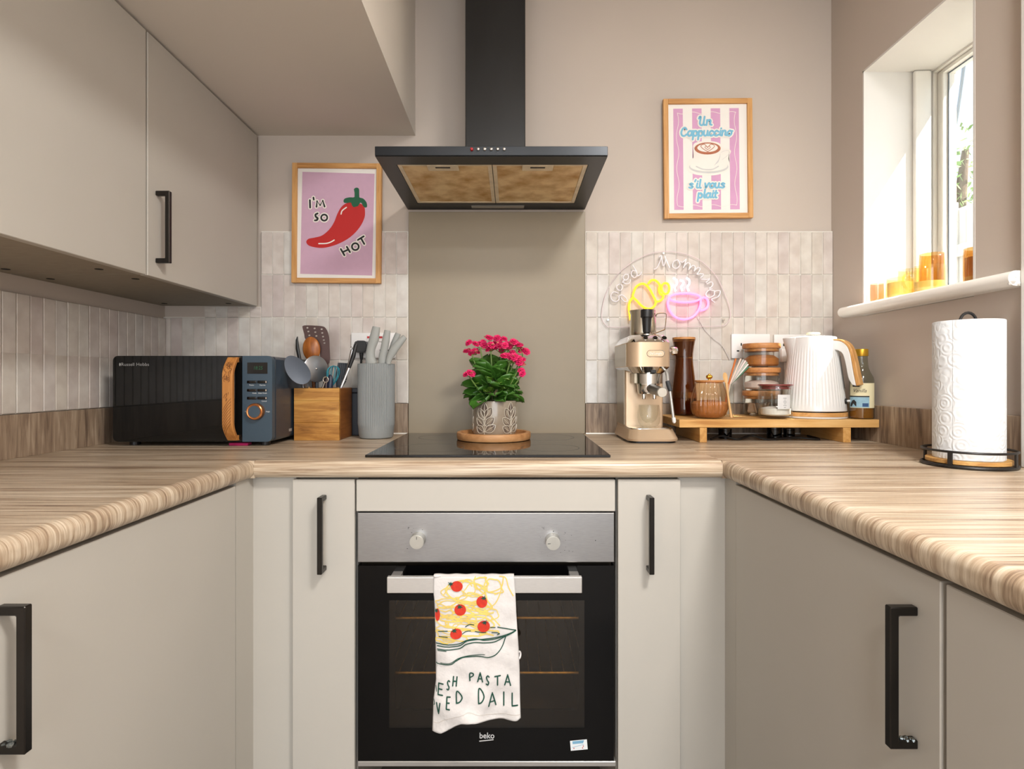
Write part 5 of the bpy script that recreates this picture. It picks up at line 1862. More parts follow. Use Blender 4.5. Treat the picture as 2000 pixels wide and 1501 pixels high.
# ------------------------------------------------------------------ raised wooden board
wood('board_oak', [(176, 122, 60), (200, 150, 84), (216, 170, 106), (224, 184, 124)], 'X', fine=60, stretch=14, rough=0.5)
wood('board_leg', [(176, 122, 60), (200, 150, 84), (216, 170, 106)], 'Y', fine=60, stretch=10, rough=0.5)
RB0, RB1, RBY0, RBY1, RZ0, RZ = .489, 1.073, 1.645, 1.892, .9440, .9675
t = thing('riser_board', 'raised oak serving board under the kettle and jars', 'board', (.78, 1.77, ZT))
obj('top_plank', bx(RB0, RB1, RBY0, RBY1, RZ0, RZ, r=.0015, seg=2), 'board_oak', t)
for (a, b) in ((.549, .570), (.968, .991)):
    obj('leg', bx(a, b, RBY0 + .001, RBY1 - .004, ZT + .0003, RZ0 - .0001, r=.001, seg=1), 'board_leg', t)
# things pushed in under the board
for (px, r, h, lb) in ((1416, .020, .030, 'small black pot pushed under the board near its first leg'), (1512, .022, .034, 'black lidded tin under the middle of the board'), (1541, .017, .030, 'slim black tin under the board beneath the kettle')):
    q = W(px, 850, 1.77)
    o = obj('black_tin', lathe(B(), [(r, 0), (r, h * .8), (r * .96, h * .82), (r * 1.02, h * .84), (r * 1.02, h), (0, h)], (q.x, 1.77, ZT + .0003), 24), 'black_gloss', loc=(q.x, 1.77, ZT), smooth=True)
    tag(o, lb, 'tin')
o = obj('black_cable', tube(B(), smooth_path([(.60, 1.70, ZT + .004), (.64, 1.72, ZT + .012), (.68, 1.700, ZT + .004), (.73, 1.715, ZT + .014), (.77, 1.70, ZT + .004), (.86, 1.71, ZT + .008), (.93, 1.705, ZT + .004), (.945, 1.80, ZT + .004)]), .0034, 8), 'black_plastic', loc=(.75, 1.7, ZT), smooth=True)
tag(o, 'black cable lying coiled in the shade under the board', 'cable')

# ------------------------------------------------------------------ brown carafe
glass('brown_glass', (204, 164, 118), rough=0.04, base=0.06, edge=0.45)
mat('brown_liquid', (92, 48, 24), 0.25, var=0.1)
mat('stopper_plum', (112, 92, 90), 0.5)
wood('lid_wood', [(168, 106, 52), (192, 132, 76), (208, 152, 96)], 'X', fine=90, stretch=8, rough=0.5)
cc = Vector((.5620, 1.842, RZ + .0003))
t = thing('brown_carafe', 'tall waisted brown glass carafe with a wooden lid behind the coffee machine', 'carafe', cc)
ZH = .2520
pr = [(.036, 0), (.0400, .003), (.0415, .020), (.0412, .045), (.0395, .075), (.0365, .105), (.0325, .140), (.0295, .168), (.0285, .185), (.0290, .200), (.0320, .225), (.0350, .240), (.0362, .2455)]
obj('glass_body', lathe(B(), pr, cc, 48), 'brown_glass', t, smooth=True)
obj('liquid', lathe(B(), [(r - .003, z) for r, z in pr[:4]] + [(.0375, .052)], cc + Vector((0, 0, .003)), 40), 'brown_liquid', t, smooth=True)
obj('tinted_core', lathe(B(), [(r - .004, z) for r, z in pr[4:9]], cc, 40), mat('brown_core', (112, 74, 38), 0.3, var=0.1), t, smooth=True)
obj('stopper', lathe(B(), [(.0255, .1900), (.0262, .200), (.0295, .225), (.0325, .240)], cc, 40), 'stopper_plum', t, smooth=True)
obj('lid', lathe(B(), [(.0355, .2456), (.0365, .2465), (.0362, .2530), (.0350, ZH + .0015), (0, ZH + .002)], cc, 40), 'lid_wood', t, smooth=True)

# ------------------------------------------------------------------ amber ribbed jar
glass('amber_glass', (250, 230, 202), rough=0.03, base=0.07, edge=0.85)
mat('brown_sugar', (172, 126, 84), 0.9, var=0.14, vscale=90, bump=(400, .5, .001))
mat('gold', (222, 178, 72), 0.2, metal=1.0)
ac = Vector((.5975, 1.7060, RZ + .0003))
t = thing('amber_jar', 'ribbed amber glass jar with gold knob, half full of brown sugar', 'jar', ac)
pr = [(.030, 0), (.038, .002), (.047, .012), (.0525, .028), (.0535, .045), (.0510, .065), (.0455, .086), (.0405, .100), (.0395, .1085)]
rib = lambda a, i: 1 + (.030 * math.cos(a * 26) if 1 < i < 8 else 0)
obj('glass_body', lathe(B(), pr, ac, 156, rib, cap=False), 'amber_glass', t, smooth=True, sharp=0)
obj('sugar', lathe(B(), [(.029, .002), (.036, .004), (.0455, .014), (.0505, .028), (.0515, .043), (.046, .050), (.022, .054), (0, .052)], ac, 60, lambda a, i: 1 + (.06 * math.sin(a * 2 + 1) if i in (6,) else 0)), 'brown_sugar', t, smooth=True)
obj('lid', lathe(B(), [(.0385, .1060), (.0385, .1088), (.0425, .1090), (.0430, .1105), (.0430, .1130), (.0420, .1145), (0, .1147)], ac, 48), 'lid_wood', t, smooth=True)
kn = B()
for k in range(8):
    a = 2 * PI * k / 8
    sphere(kn, ac + Vector((.0052 * math.cos(a), .0052 * math.sin(a), .1245)), .0048, 10, 8, (1, 1, 1.25))
lathe(kn, [(.0040, .1146), (.0036, .118), (.0062, .120)], ac, 20)
sphere(kn, ac + Vector((0, 0, .1300)), .0042, 10, 8)
obj('knob', kn, 'gold', t, smooth=True)
# little wooden spoon leaning on the jar
t = thing('small_wooden_spoon', 'small pale wooden spoon leaning against the amber jar', 'spoon', W(1428, 812, 1.672))
obj('spoon_head', bowl_head(W(1417, 738, 1.688), px_vec(-2, -11, 1.69), px_vec(4.3, -1, 1.69), (-.3, -1, 0), .002, egg=-.25), 'pale_wood', t, smooth=True, sharp=60)
obj('spoon_handle', tube(B(), [W(1418.5, 747, 1.688), W(1422, 775, 1.682), Vector((W(1428.5, 814, 1.672).x, 1.672, RZ + .004))], [.0044, .0032, .0038], 10), 'pale_wood', t, smooth=True)

# ------------------------------------------------------------------ glass of straws
gc = Vector((.6870, 1.800, RZ + .0003))
t_ = turned('straw_glass', 'narrow clear glass holding striped paper straws', 'glass', [(0, 0), (.0200, 0), (.0215, .002), (.0225, .1030), (.0213, .1030), (.0205, .006), (0, .005)], 'clear_glass', gc, cap=False)
SG = 'paper straws in the narrow glass'
for k, (tx, ty, col, lb) in enumerate(((1437, 700, (206, 112, 44), 'plain orange straw standing most upright in the narrow glass'), (1447, 700, (226, 206, 190), 'cream straw beside the orange one in the narrow glass'), (1452, 702, (190, 190, 184), 'pale grey straw in the middle of the bunch'), (1456, 704, (232, 214, 210), 'pinkish white straw in the bunch'),
                                   (1459, 707, (170, 182, 168), 'grey-green straw in the bunch'), (1461, 711, (236, 232, 226), 'white straw above the green one'), (1462, 716, (70, 120, 92), 'dark green straw leaning lowest in the bunch'))):
    m_ = mat('straw_%d' % k, col, 0.6)
    dy = -.008 + .0026 * k
    a = Vector((gc.x - .012 + .0008 * k, gc.y + dy, gc.z + .010))
    tp = W(tx, ty, 1.800 + dy)
    # pass inside the rim
    o = obj('paper_straw', tube(B(), [a, Vector((gc.x + .0060 + .0016 * k, gc.y + dy, gc.z + .1020)), tp] if k else [a, Vector((gc.x + .002, gc.y + dy, gc.z + .1020)), tp], .0029, 10), m_, loc=a)
    tag(o, lb, 'straw', SG)

# ------------------------------------------------------------------ stack of three jars
mat('cocoa', (176, 108, 44), 0.9, var=0.15, vscale=120, bump=(300, .5, .001))
mat('pink_sugar', (228, 204, 194), 0.9, var=0.08, vscale=80)
mat('teabag', (206, 176, 150), 0.9, var=0.08, vscale=60)
sx_, sy_ = .8120, 1.8345
JR = .0555
def stack_jar(z0, h, label, fill):
    c = Vector((sx_, sy_, z0))
    t = thing('storage_jar', label, 'jar', c, group='stacked glass jars with wooden lids')
    obj('glass_body', lathe(B(), [(0, .0003), (JR - .006, .0003), (JR - .001, .003), (JR, .008), (JR, h - .017), (JR - .0015, h - .0165), (JR - .0025, .010), (JR - .008, .005), (0, .0045)], c, 60, cap=False), 'clear_glass', t, smooth=True)
    obj('lid', lathe(B(), [(JR - .004, h - .0260), (JR - .003, h - .0250), (JR - .003, h - .0160), (JR + .0015, h - .0158), (JR + .0025, h - .013), (JR + .0025, h - .003), (JR + .001, h), (0, h)], c, 60), 'lid_wood', t, smooth=True)
    fill(t, c, h)
def f_bags(t, c, h):
    rr = random.Random(9)
    for k in range(13):
        a = rr.uniform(-PI, PI)
        q = c + Vector((.028 * math.cos(a), .028 * math.sin(a), .022 + rr.uniform(0, .006)))
        b_ = bx(-.016, .016, -.002, .002, -.016, .016, r=.0016, seg=1)
        bmesh.ops.transform(b_, verts=b_.verts, matrix=Matrix.Translation(q - c) @ Matrix.Rotation(rr.uniform(0, 6), 4, 'Z') @ Matrix.Rotation(rr.uniform(-.5, .5), 4, 'X'))
        obj('tea_bag', b_, 'teabag', t, local=True)
def f_pink(t, c, h):
    obj('filling', lathe(B(), [(JR - .009, .0052), (JR - .0035, .0105), (JR - .0035, .026), (.03, .034), (0, .028)], c, 48), 'pink_sugar', t, smooth=True)
def f_cocoa(t, c, h):
    obj('filling', lathe(B(), [(JR - .009, .0052), (JR - .0035, .0105), (JR - .0035, .029), (.036, .040), (0, .043)], c, 48, lambda a, i: 1.0), 'cocoa', t, smooth=True)
stack_jar(RZ + .0003, .0800, 'glass jar of tea bags at the bottom of the stack', f_bags)
stack_jar(RZ + .0806, .0740, 'glass jar of pinkish sugar in the middle of the stack', f_pink)
stack_jar(RZ + .1549, .0780, 'glass jar of cocoa powder on top of the stack', f_cocoa)

# ------------------------------------------------------------------ ribbed glass jar with rose lid
glass('rose_glass', (206, 120, 112), rough=0.05, base=0.08, edge=0.4)
mat('rose_lid', (128, 58, 56), 0.12, coat=0.5)
mat('white_sugar', (244, 240, 232), 0.9, var=0.03, vscale=200, bump=(500, .5, .001))
mat('jar_label', (214, 214, 214), 0.5, var=0.04, vscale=50)
fc = Vector((.7935, 1.6965, RZ + .0003))
t = thing('ribbed_sugar_jar', 'ribbed clear glass jar with a rose lid in the sun before the kettle', 'jar', fc)
rib2 = lambda a, i: 1 + (.012 * math.cos(a * 22) if i in (2, 3, 4) else 0)
obj('glass_body', lathe(B(), [(0, .0002), (.0420, .0002), (.0462, .004), (.0470, .050), (.0475, .0900), (.0460, .0975), (.0445, .0975), (.0440, .090), (.0430, .012), (.036, .0085), (0, .008)], fc, 132, rib2, cap=False), 'clear_glass', t, smooth=True, sharp=0)
obj('sugar', lathe(B(), [(.036, .009), (.0415, .013), (.0420, .030), (.02, .035), (0, .033)], fc, 48), 'white_sugar', t, smooth=True)
obj('lid', lathe(B(), [(.0430, .0880), (.0430, .0978), (.0490, .0980), (.0498, .0995), (.0490, .1025), (0, .1030)], fc, 48), 'rose_lid', t, smooth=True)
def cyl_patch(bm, c, r, a0, a1, z0, z1, n=10):
    """a measured from the -Y direction, positive towards +X"""
    lo, hi = [], []
    for i in range(n + 1):
        a = math.radians(a0 + (a1 - a0) * i / n)
        x, y = c[0] + r * math.sin(a), c[1] - r * math.cos(a)
        lo.append(bm.verts.new((x, y, c[2] + z0))); hi.append(bm.verts.new((x, y, c[2] + z1)))
    for i in range(n):
        bm.faces.new((lo[i], lo[i + 1], hi[i + 1], hi[i]))
    return bm
obj('label', cyl_patch(B(), fc, .0488, -18, 28, .030, .072), 'jar_label', t, smooth=True)
b_ = B()
for k in range(6):
    a = math.radians(10)
    w_ = .006 if k % 2 else .010
    stroke(b_, [(-w_ / 2, .062 - .0055 * k), (w_ / 2, .062 - .0055 * k)], .0009, lambda u, v: (fc.x + .0491 * math.sin(math.radians(6) + u / .049), fc.y - .0491 * math.cos(math.radians(6) + u / .049), fc.z + v), cap=False)
pr_ = obj('label_print', b_, 'print_dark', t)

# ------------------------------------------------------------------ kettle
mat('kettle_white', (230, 229, 227), 0.25, var=0.01, coat=0.3)
mat('kettle_gold', (238, 224, 190), 0.25, metal=0.2)
mat('smoke_window', (120, 126, 126), 0.15)
wood('kettle_wood', [(190, 134, 72), (210, 158, 96), (224, 178, 118)], 'Z', fine=150, stretch=9, rough=0.45)
wood('kettle_ring_wood', [(190, 134, 72), (210, 158, 96), (224, 178, 118)], 'X', fine=90, stretch=5, rough=0.45)
kx, ky, kz = .932, 1.7430, RZ + .0003
t = thing('electric_kettle', 'white fluted electric kettle with wooden handle strip on the board', 'kettle', (kx, ky, kz))
obj('base_ring', lathe(B(), [(.088, 0), (.0925, .001), (.0930, .005), (.0915, .006)], (kx, ky, kz), 72), 'kettle_white', t, smooth=True)
obj('wood_ring', lathe(B(), [(.0915, .006), (.0932, .0062), (.0932, .0170), (.0920, .0178), (.080, .018)], (kx, ky, kz), 72), 'kettle_ring_wood', t, smooth=True)
obj('gap_ring', lathe(B(), [(.084, .0178), (.084, .0215)], (kx, ky, kz), 48), 'black_plastic', t)
KT = .2450
prof = []
for i in range(21):
    s = i / 20
    r = .0915 - .0235 * s - .004 * s * s
    prof.append((r, .0225 + (KT - .0225) * s))
prof = [(.082, .0212), (.090, .0214)] + prof + [(.062, KT + .0012), (.058, KT - .001)]
sp_ang = math.radians(180 - 20)
def kmod(a, i):
    s = max(0.0, min(1.0, (i - 2) / 20))
    fl = 1.0
    if 4 <= i <= 18:
        fl -= .016 * (0.5 + 0.5 * math.cos(a * 54)) ** 2
    d = math.atan2(math.sin(a - sp_ang), math.cos(a - sp_ang))
    g = max(0.0, 1 - abs(d) / .62)
    if s > .72:
        fl += .34 * g * ((s - .72) / .28) ** 1.2
    return fl
body = obj('body', lathe(B(), prof, (kx, ky, kz), 324, kmod), 'kettle_white', t, smooth=True, sharp=50)
obj('lid', lathe(B(), [(.056, KT - .002), (.056, KT + .0015), (.052, KT + .0035), (.012, KT + .0045), (.0085, KT + .006), (.0085, KT + .009)], (kx, ky, kz), 48), 'kettle_white', t, smooth=True)
obj('lid_knob', lathe(B(), [(.010, KT + .0085), (.0185, KT + .0095), (.0200, KT + .0120), (.0195, KT + .0150), (.0170, KT + .0165), (0, KT + .0170)], (kx, ky, kz), 40), 'kettle_gold', t, smooth=True)
PHI = math.radians(54)
cP, sP = math.cos(PHI), math.sin(PHI)
def KH(x, y, off=0.0):
    k = (x - 1000) / FOC
    R = (ky * k - kx) / (cP + k * sP)
    X, Y = kx + R * cP, ky - R * sP
    z = EYE_Z - (y - 739) * Y / FOC
    return Vector((X + off * sP, Y + off * cP, z))
OUT = [(1606, 663), (1622, 661.5), (1640, 662), (1652, 665), (1662, 673), (1669, 687), (1674, 706), (1679, 730), (1683.5, 751)]
MID = [(1606, 666), (1620, 664.5), (1638, 665), (1649, 668.5), (1658, 677), (1663.5, 691), (1667, 710), (1671, 733), (1675.5, 753.5)]
INN = [(1608, 684), (1618, 684), (1630, 683), (1640, 684.5), (1648, 690), (1652.5, 702), (1656, 718), (1660, 738), (1667, 751)]
def ribbon(bm, A, C, half):
    A = smooth_path([Vector((x, y, 0)) for x, y in A], False, 4)
    C = smooth_path([Vector((x, y, 0)) for x, y in C], False, 4)
    loops = []
    for p, q in zip(A, C):
        loops.append([KH(p.x, p.y, -half), KH(p.x, p.y, half), KH(q.x, q.y, half), KH(q.x, q.y, -half)])
    return loft(bm, loops)
b_ = ribbon(B(), MID, INN, .0115)
hd = obj('handle', b_, 'kettle_white', t, smooth=True, sharp=40)
bv = hd.modifiers.new('soft', 'BEVEL'); bv.width = .003; bv.segments = 3; bv.limit_method = 'ANGLE'; bv.angle_limit = math.radians(50)
b_ = ribbon(B(), OUT, [(a + (c - a) * .98, b + (d - b) * .98) for (a, b), (c, d) in zip(OUT, MID)], .0118)
hw = obj('handle_strip', b_, 'kettle_wood', t, smooth=True, sharp=40, label='wooden strip along the handle')
bv = hw.modifiers.new('soft', 'BEVEL'); bv.width = .0015; bv.segments = 2; bv.limit_method = 'ANGLE'; bv.angle_limit = math.radians(50)
def on_kettle(az, z, off):
    s = (z - .0225) / (KT - .0225)
    r = .0915 - .0235 * s - .004 * s * s + off
    return Vector((kx + r * math.cos(az), ky - r * math.sin(az), kz + z))
def pill(bm, az, wz, z0, z1, off):
    pts = [Vector((x, z)) for x, z in rrect(wz, z1 - z0, wz / 2 - .0002, 8, 0, (z0 + z1) / 2)]
    vs = [bm.verts.new(on_kettle(az + p.x / .078, p.y, off)) for p in pts]
    bm.faces.new(vs)
    return bm
WA = math.radians(40)
rim = obj('window_rim', pill(B(), WA, .0190, .083, .196, .0010), 'kettle_white', t)
obj('water_window', pill(B(), WA, .0125, .088, .190, .0018), 'smoke_window', t)
b_ = B()
q = on_kettle(math.radians(44), .052, 0)
cyl(b_, q, on_kettle(math.radians(44), .052, .004), .0085, .0080, 18)
sw = obj('switch_seat', b_, 'black_plastic', t, smooth=True)
obj('switch_lever', tube(B(), [q, on_kettle(math.radians(34), .053, .016), on_kettle(math.radians(24), .053, .024)], [.0030, .0042, .0042], 12), 'kettle_white', sw, smooth=True)

# ------------------------------------------------------------------ vanilla syrup bottle
glass('bottle_glass', (228, 230, 220), rough=0.03, base=0.07, edge=0.5)
glass('syrup', (214, 150, 70), rough=0.05, base=0.02, edge=0.2)
mat('bottle_cap', (206, 160, 50), 0.35, metal=0.7)
mat('label_cream', (236, 228, 190), 0.6)
mat('label_blue', (150, 190, 210), 0.6, var=0.08, vscale=90)
mat('label_navy', (50, 84, 130), 0.6)
bc = Vector((1.0420, 1.6790, RZ + .0003))
t = thing('syrup_bottle', 'slim glass vanilla syrup bottle with gold cap beside the kettle', 'bottle', bc)
pr = [(.0290, 0), (.0315, .002), (.0320, .006), (.0320, .116), (.0305, .124), (.0240, .136), (.0185, .150), (.0165, .168), (.0160, .188)]
obj('glass_body', lathe(B(), pr, bc, 48, cap=False), 'bottle_glass', t, smooth=True)
obj('syrup', lathe(B(), [(.0285, .002), (.0305, .004), (.0308, .032), (0, .032)], bc, 40), mat('syrup_amber', (150, 96, 34), 0.12), t, smooth=True)
cp_ = obj('cap', lathe(B(), [(.0172, .186), (.0176, .187), (.0176, .205), (.0165, .2070), (0, .2072)], bc, 48, lambda a, i: 1 + .012 * math.cos(a * 24)), 'bottle_cap', t, smooth=True)
lb = obj('label', cyl_patch(B(), bc, .0324, -95, 60, .0330, .1060, 16), 'label_cream', t, smooth=True)
obj('label_panel', cyl_patch(B(), bc, .0327, -95, 5, .0345, .0660, 10), 'label_blue', lb, smooth=True)
obj('label_band', cyl_patch(B(), bc, .0329, -95, 5, .0650, .0685, 10), 'print_dark', lb, smooth=True)
obj('label_badge', cyl_patch(B(), bc, .0328, -75, -40, .0950, .1055, 6), 'print_dark', lb, smooth=True)
obj('label_seal', cyl_patch(B(), bc, .0329, -28, 0, .0370, .0470, 5), 'label_navy', lb, smooth=True)
b_ = B()
fb = lambda u, v: (bc.x + .0330 * math.sin(math.radians(-42) + u / .033), bc.y - .0330 * math.cos(math.radians(-42) + u / .033), bc.z + v)
lettering(b_, 'Vanilla', .0150, fb, 0, .0835, shear=.35, width=.034)
obj('label_lettering', b_, 'print_dark', lb)
b_ = B()
poly(b_, [(-.020, .037), (-.014, .037), (-.009, .046), (-.004, .040), (.000, .037), (.000, .050), (-.006, .057), (-.012, .055), (-.018, .046)], lambda u, v: (bc.x + .0331 * math.sin(math.radians(-55) + u / .033), bc.y - .0331 * math.cos(math.radians(-55) + u / .033), bc.z + v))
obj('label_drawing', b_, 'print_dark', lb)

# ------------------------------------------------------------------ sockets behind the jars
socket('white double socket behind the straws and stacked jars', 1428, 1503, 652, 699.5, 2, ())
socket('white socket half hidden behind the kettle', 1511, 1585, 653, 700, 2, ())
t = thing('white_plug', 'white plug and lead between the stacked jars and the kettle', 'plug', W(1532, 700, TY - .02))
p = W(1532, 694, TY - .016)
b_ = bx(p.x - .018, p.x + .012, TY - .034, TY - .0090, p.z - .022, p.z + .022, r=.004, seg=2)
obj('plug_body', b_, 'socket_white', t, smooth=True)
obj('lead', tube(B(), smooth_path([(p.x, TY - .02, p.z - .02), (p.x, TY - .02, p.z - .06), (p.x + .005, TY - .014, p.z - .11), (p.x + .004, 1.8985, p.z - .155)]), .0028, 8), 'socket_white', t, smooth=True)

# ------------------------------------------------------------------ neon sign
NY = 1.8955
SG2 = lambda x, y: W(x / 6.25 + 1140, y / 6.25 + 440, NY)
def glow(name, rgb, e, body):
    return mat(name, body, 0.4, var=0.0, emit=(rgb, e))
glow('neon_yellow', (255, 190, 10), 1.5, (250, 200, 60))
glow('neon_pink', (255, 92, 176), 1.8, (250, 160, 210))
glow('neon_white', (236, 240, 255), 1.45, (250, 250, 255))
mat('neon_off', (244, 238, 242), 0.15, coat=0.8, var=0.0)
t = thing('neon_sign', 'neon sign of a croissant and coffee cup reading Good Morning on clear acrylic', 'neon sign', (SG2(1000, 900).x, TY, SG2(1000, 900).z))
PO = [(225, 1050), (232, 1150), (280, 1220), (345, 1240), (700, 1238), (1300, 1232), (1680, 1225), (1760, 1190), (1800, 1110), (1790, 1000), (1740, 860), (1640, 640), (1500, 480), (1350, 380), (1150, 325), (980, 315), (800, 345), (620, 430), (450, 560), (330, 720), (260, 880)]
pp = smooth_path([Vector((x, y, 0)) for x, y in PO], True, 3)
obj('acrylic_panel', prism(B(), [Vector((SG2(q.x, q.y).x, 1.9000, SG2(q.x, q.y).z)) for q in pp], (0, .004, 0)), 'acrylic', t)
obj('panel_edge', tube(B(), [Vector((SG2(q.x, q.y).x, 1.9020, SG2(q.x, q.y).z)) for q in pp], .0012, 6, closed=True), mat('acrylic_edge', (232, 214, 218), 0.15), t, smooth=True)
for (x, y) in ((980, 335), (300, 1150), (1720, 1150)):
    q = SG2(x, y)
    obj('stand_off', cyl(B(), (q.x, 1.8985, q.z), (q.x, TY + .001, q.z), .003, None, 12), 'chrome', t, smooth=True)
def neon(name, pts, m, r=.0036, closed=False, sub=6):
    obj(name, tube(B(), smooth_path([SG2(x, y) for x, y in pts], closed, sub), r, 10, closed), m, t, smooth=True)
neon('croissant_tube', [(612, 815), (640, 750), (700, 712), (755, 722), (805, 775), (850, 860), (880, 925), (868, 975), (830, 1008), (780, 1015), (715, 985), (650, 920), (602, 868)], 'neon_yellow', closed=True)
neon('croissant_tube', [(598, 880), (566, 925), (552, 990), (560, 1060), (566, 1110), (574, 1155)], 'neon_yellow')
neon('croissant_tube', [(592, 1048), (625, 1040), (655, 1040)], 'neon_yellow')
neon('croissant_tube', [(788, 712), (822, 672), (868, 668), (910, 698), (935, 735)], 'neon_yellow')
neon('croissant_tube', [(930, 735), (920, 785), (935, 832), (965, 848)], 'neon_yellow')
neon('croissant_tube', [(952, 740), (985, 705), (1028, 715), (1045, 765), (1030, 820), (990, 835), (958, 800)], 'neon_yellow', closed=True)
neon('croissant_tube', [(972, 850), (965, 890), (930, 920), (892, 928)], 'neon_yellow')
neon('cup_tube', [(1235 + 192 * math.cos(a), 882 + 55 * math.sin(a)) for a in [2 * PI * k / 20 for k in range(20)]], 'neon_pink', closed=True, sub=3)
neon('cup_tube', [(1040, 890), (1028, 960), (1058, 1050), (1125, 1120), (1225, 1145), (1325, 1118), (1392, 1050), (1426, 960), (1424, 890)], 'neon_pink')
neon('cup_tube', [(1428, 890), (1478, 880), (1516, 918), (1514, 985), (1474, 1026), (1420, 1036)], 'neon_pink')
for dx in (0, 82, 160):
    y0 = 0 if dx != 82 else 28
    neon('steam_tube', [(1092 + dx, 640 + y0), (1132 + dx * .98, 668 + y0 * .6), (1136 + dx * .95, 712), (1112 + dx * .95, 755), (1124 + dx, 802)], 'neon_white', r=.0034)
LT = [[(425, 830), (370, 812), (332, 850), (345, 910), (395, 930), (430, 900), (425, 862)], [(430, 862), (470, 850), (520, 890), (530, 930), (490, 925), (455, 880)],
      [(440, 715), (402, 740), (415, 785), (455, 790), (475, 750), (450, 718)], [(470, 700), (500, 660), (480, 690), (520, 715), (560, 700), (570, 660)], [(545, 600), (505, 600), (480, 640), (510, 670), (545, 640), (545, 605)],
      [(640, 560), (595, 555), (580, 600), (615, 640), (650, 610), (640, 560), (600, 490)], [(650, 620), (690, 600), (705, 565)],
      [(855, 535), (890, 520), (930, 440), (950, 370), (920, 385)], [(950, 370), (960, 440), (975, 495), (1000, 420), (990, 370)], [(990, 380), (1010, 430), (1050, 520)],
      [(1150, 420), (1100, 440), (1085, 500), (1130, 525), (1175, 480), (1150, 422)], [(1175, 440), (1210, 450), (1250, 410), (1235, 470), (1215, 520)], [(1225, 500), (1270, 455), (1300, 480), (1280, 545)],
      [(1280, 540), (1330, 490), (1360, 510), (1345, 560)], [(1345, 555), (1395, 515), (1420, 535), (1380, 600)], [(1385, 600), (1420, 590), (1465, 600), (1425, 640)], [(1430, 655), (1500, 660), (1540, 650), (1490, 700)],
      [(1500, 715), (1560, 690), (1575, 730), (1530, 770)], [(1530, 775), (1570, 770)], [(1600, 800), (1530, 790), (1490, 840), (1530, 880), (1590, 850), (1600, 805), (1665, 800), (1640, 870), (1560, 900), (1600, 940)]]
for pts in LT:
    neon('script_tube', pts, 'neon_off', r=.0021, sub=4)
cq = [SG2(1395, 1115), SG2(1440, 1180), SG2(1500, 1280), SG2(1600, 1380), SG2(1700, 1460), SG2(1760, 1560), SG2(1800, 1640)]
cq = [Vector((q.x, 1.9075, q.z)) for q in cq]
o = obj('sign_lead', tube(B(), smooth_path(cq), .0011, 6), mat('clear_lead', (214, 208, 206), 0.3), t, smooth=True)

# ------------------------------------------------------------------ paper towel on its stand
mat('black_wire', (26, 24, 24), 0.4)
def paper_mat():
    m, nt, b = new_mat('paper_towel')
    tcn = node(nt, 'ShaderNodeTexCoord')
    # unrolled coordinates: angle x radius, height
    sp = node(nt, 'ShaderNodeSeparateXYZ')
    nt.links.new(tcn.outputs['Object'], sp.inputs[0])
    at = node(nt, 'ShaderNodeMath', operation='ARCTAN2')
    nt.links.new(sp.outputs['Y'], at.inputs[0]); nt.links.new(sp.outputs['X'], at.inputs[1])
    mu = node(nt, 'ShaderNodeMath', operation='MULTIPLY'); mu.inputs[1].default_value = .063
    nt.links.new(at.outputs[0], mu.inputs[0])
    cb = node(nt, 'ShaderNodeCombineXYZ')
    nt.links.new(mu.outputs[0], cb.inputs[0]); nt.links.new(sp.outputs['Z'], cb.inputs[1])
    ns = node(nt, 'ShaderNodeTexNoise'); ns.inputs['Scale'].default_value = 40
    nt.links.new(cb.outputs[0], ns.inputs['Vector'])
    vo = node(nt, 'ShaderNodeTexVoronoi'); vo.inputs['Scale'].default_value = 36; vo.feature = 'F1'
    vo.inputs['Randomness'].default_value = .75
    nt.links.new(cb.outputs[0], vo.inputs['Vector'])
    ad = node(nt, 'ShaderNodeMath', operation='MULTIPLY_ADD'); ad.inputs[1].default_value = 25.0
    nt.links.new(vo.outputs['Distance'], ad.inputs[0]); nt.links.new(ns.outputs['Fac'], ad.inputs[2])
    si = node(nt, 'ShaderNodeMath', operation='SINE')
    nt.links.new(ad.outputs[0], si.inputs[0])
    bp = node(nt, 'ShaderNodeBump'); bp.inputs['Strength'].default_value = .35; bp.inputs['Distance'].default_value = .0010
    nt.links.new(si.outputs[0], bp.inputs['Height'])
    nt.links.new(bp.outputs['Normal'], b.inputs['Normal'])
    b.inputs['Base Color'].default_value = lin((226, 230, 234))
    b.inputs['Roughness'].default_value = .9
paper_mat()
rc = Vector((.9840, 1.2150, ZT))
RR = .0815
t = thing('towel_holder', 'black wire paper towel stand with a wooden base below the window', 'towel holder', rc)
obj('wooden_base', lathe(B(), [(.0740, .0075), (.0755, .0085), (.0755, .0150), (.0740, .0160), (0, .0160)], rc, 64), 'board_oak', t, smooth=True)
for z in (.0040, .0345):
    obj('wire_ring', tube(B(), [rc + Vector((RR * math.cos(a), RR * math.sin(a), z)) for a in [2 * PI * k / 64 for k in range(64)]], .0034 if z < .01 else .0026, 8, closed=True), 'black_wire', t, smooth=True)
for k in range(4):
    a = math.radians(30 + 90 * k)
    obj('wire_post', bx(-.0042, .0042, -.0018, .0018, -.0155, .0155), 'black_wire', t, local=True)
    o = COL.objects[-1] if False else bpy.context.scene.objects[-1]
    o.location = (RR * math.cos(a), RR * math.sin(a), .0192)
    o.rotation_euler = (0, 0, a + PI / 2)
obj('cross_bar', tube(B(), [rc + Vector((-RR, 0, .0040)), rc + Vector((RR, 0, .0040))], .0028, 8), 'black_wire', t, smooth=True)
pole = [rc + Vector((-.018, 0, .0165)), rc + Vector((-.018, 0, .300))] + [rc + Vector((-.018 * math.cos(a), 0, .308 + .021 * math.sin(a))) for a in [PI * k / 10 for k in range(11)]] + [rc + Vector((.018, 0, .300)), rc + Vector((.018, 0, .0165))]
obj('loop_pole', tube(B(), pole, .0030, 10), 'black_wire', t, smooth=True)
pz = rc + Vector((0, 0, .0163))
RO = .0630
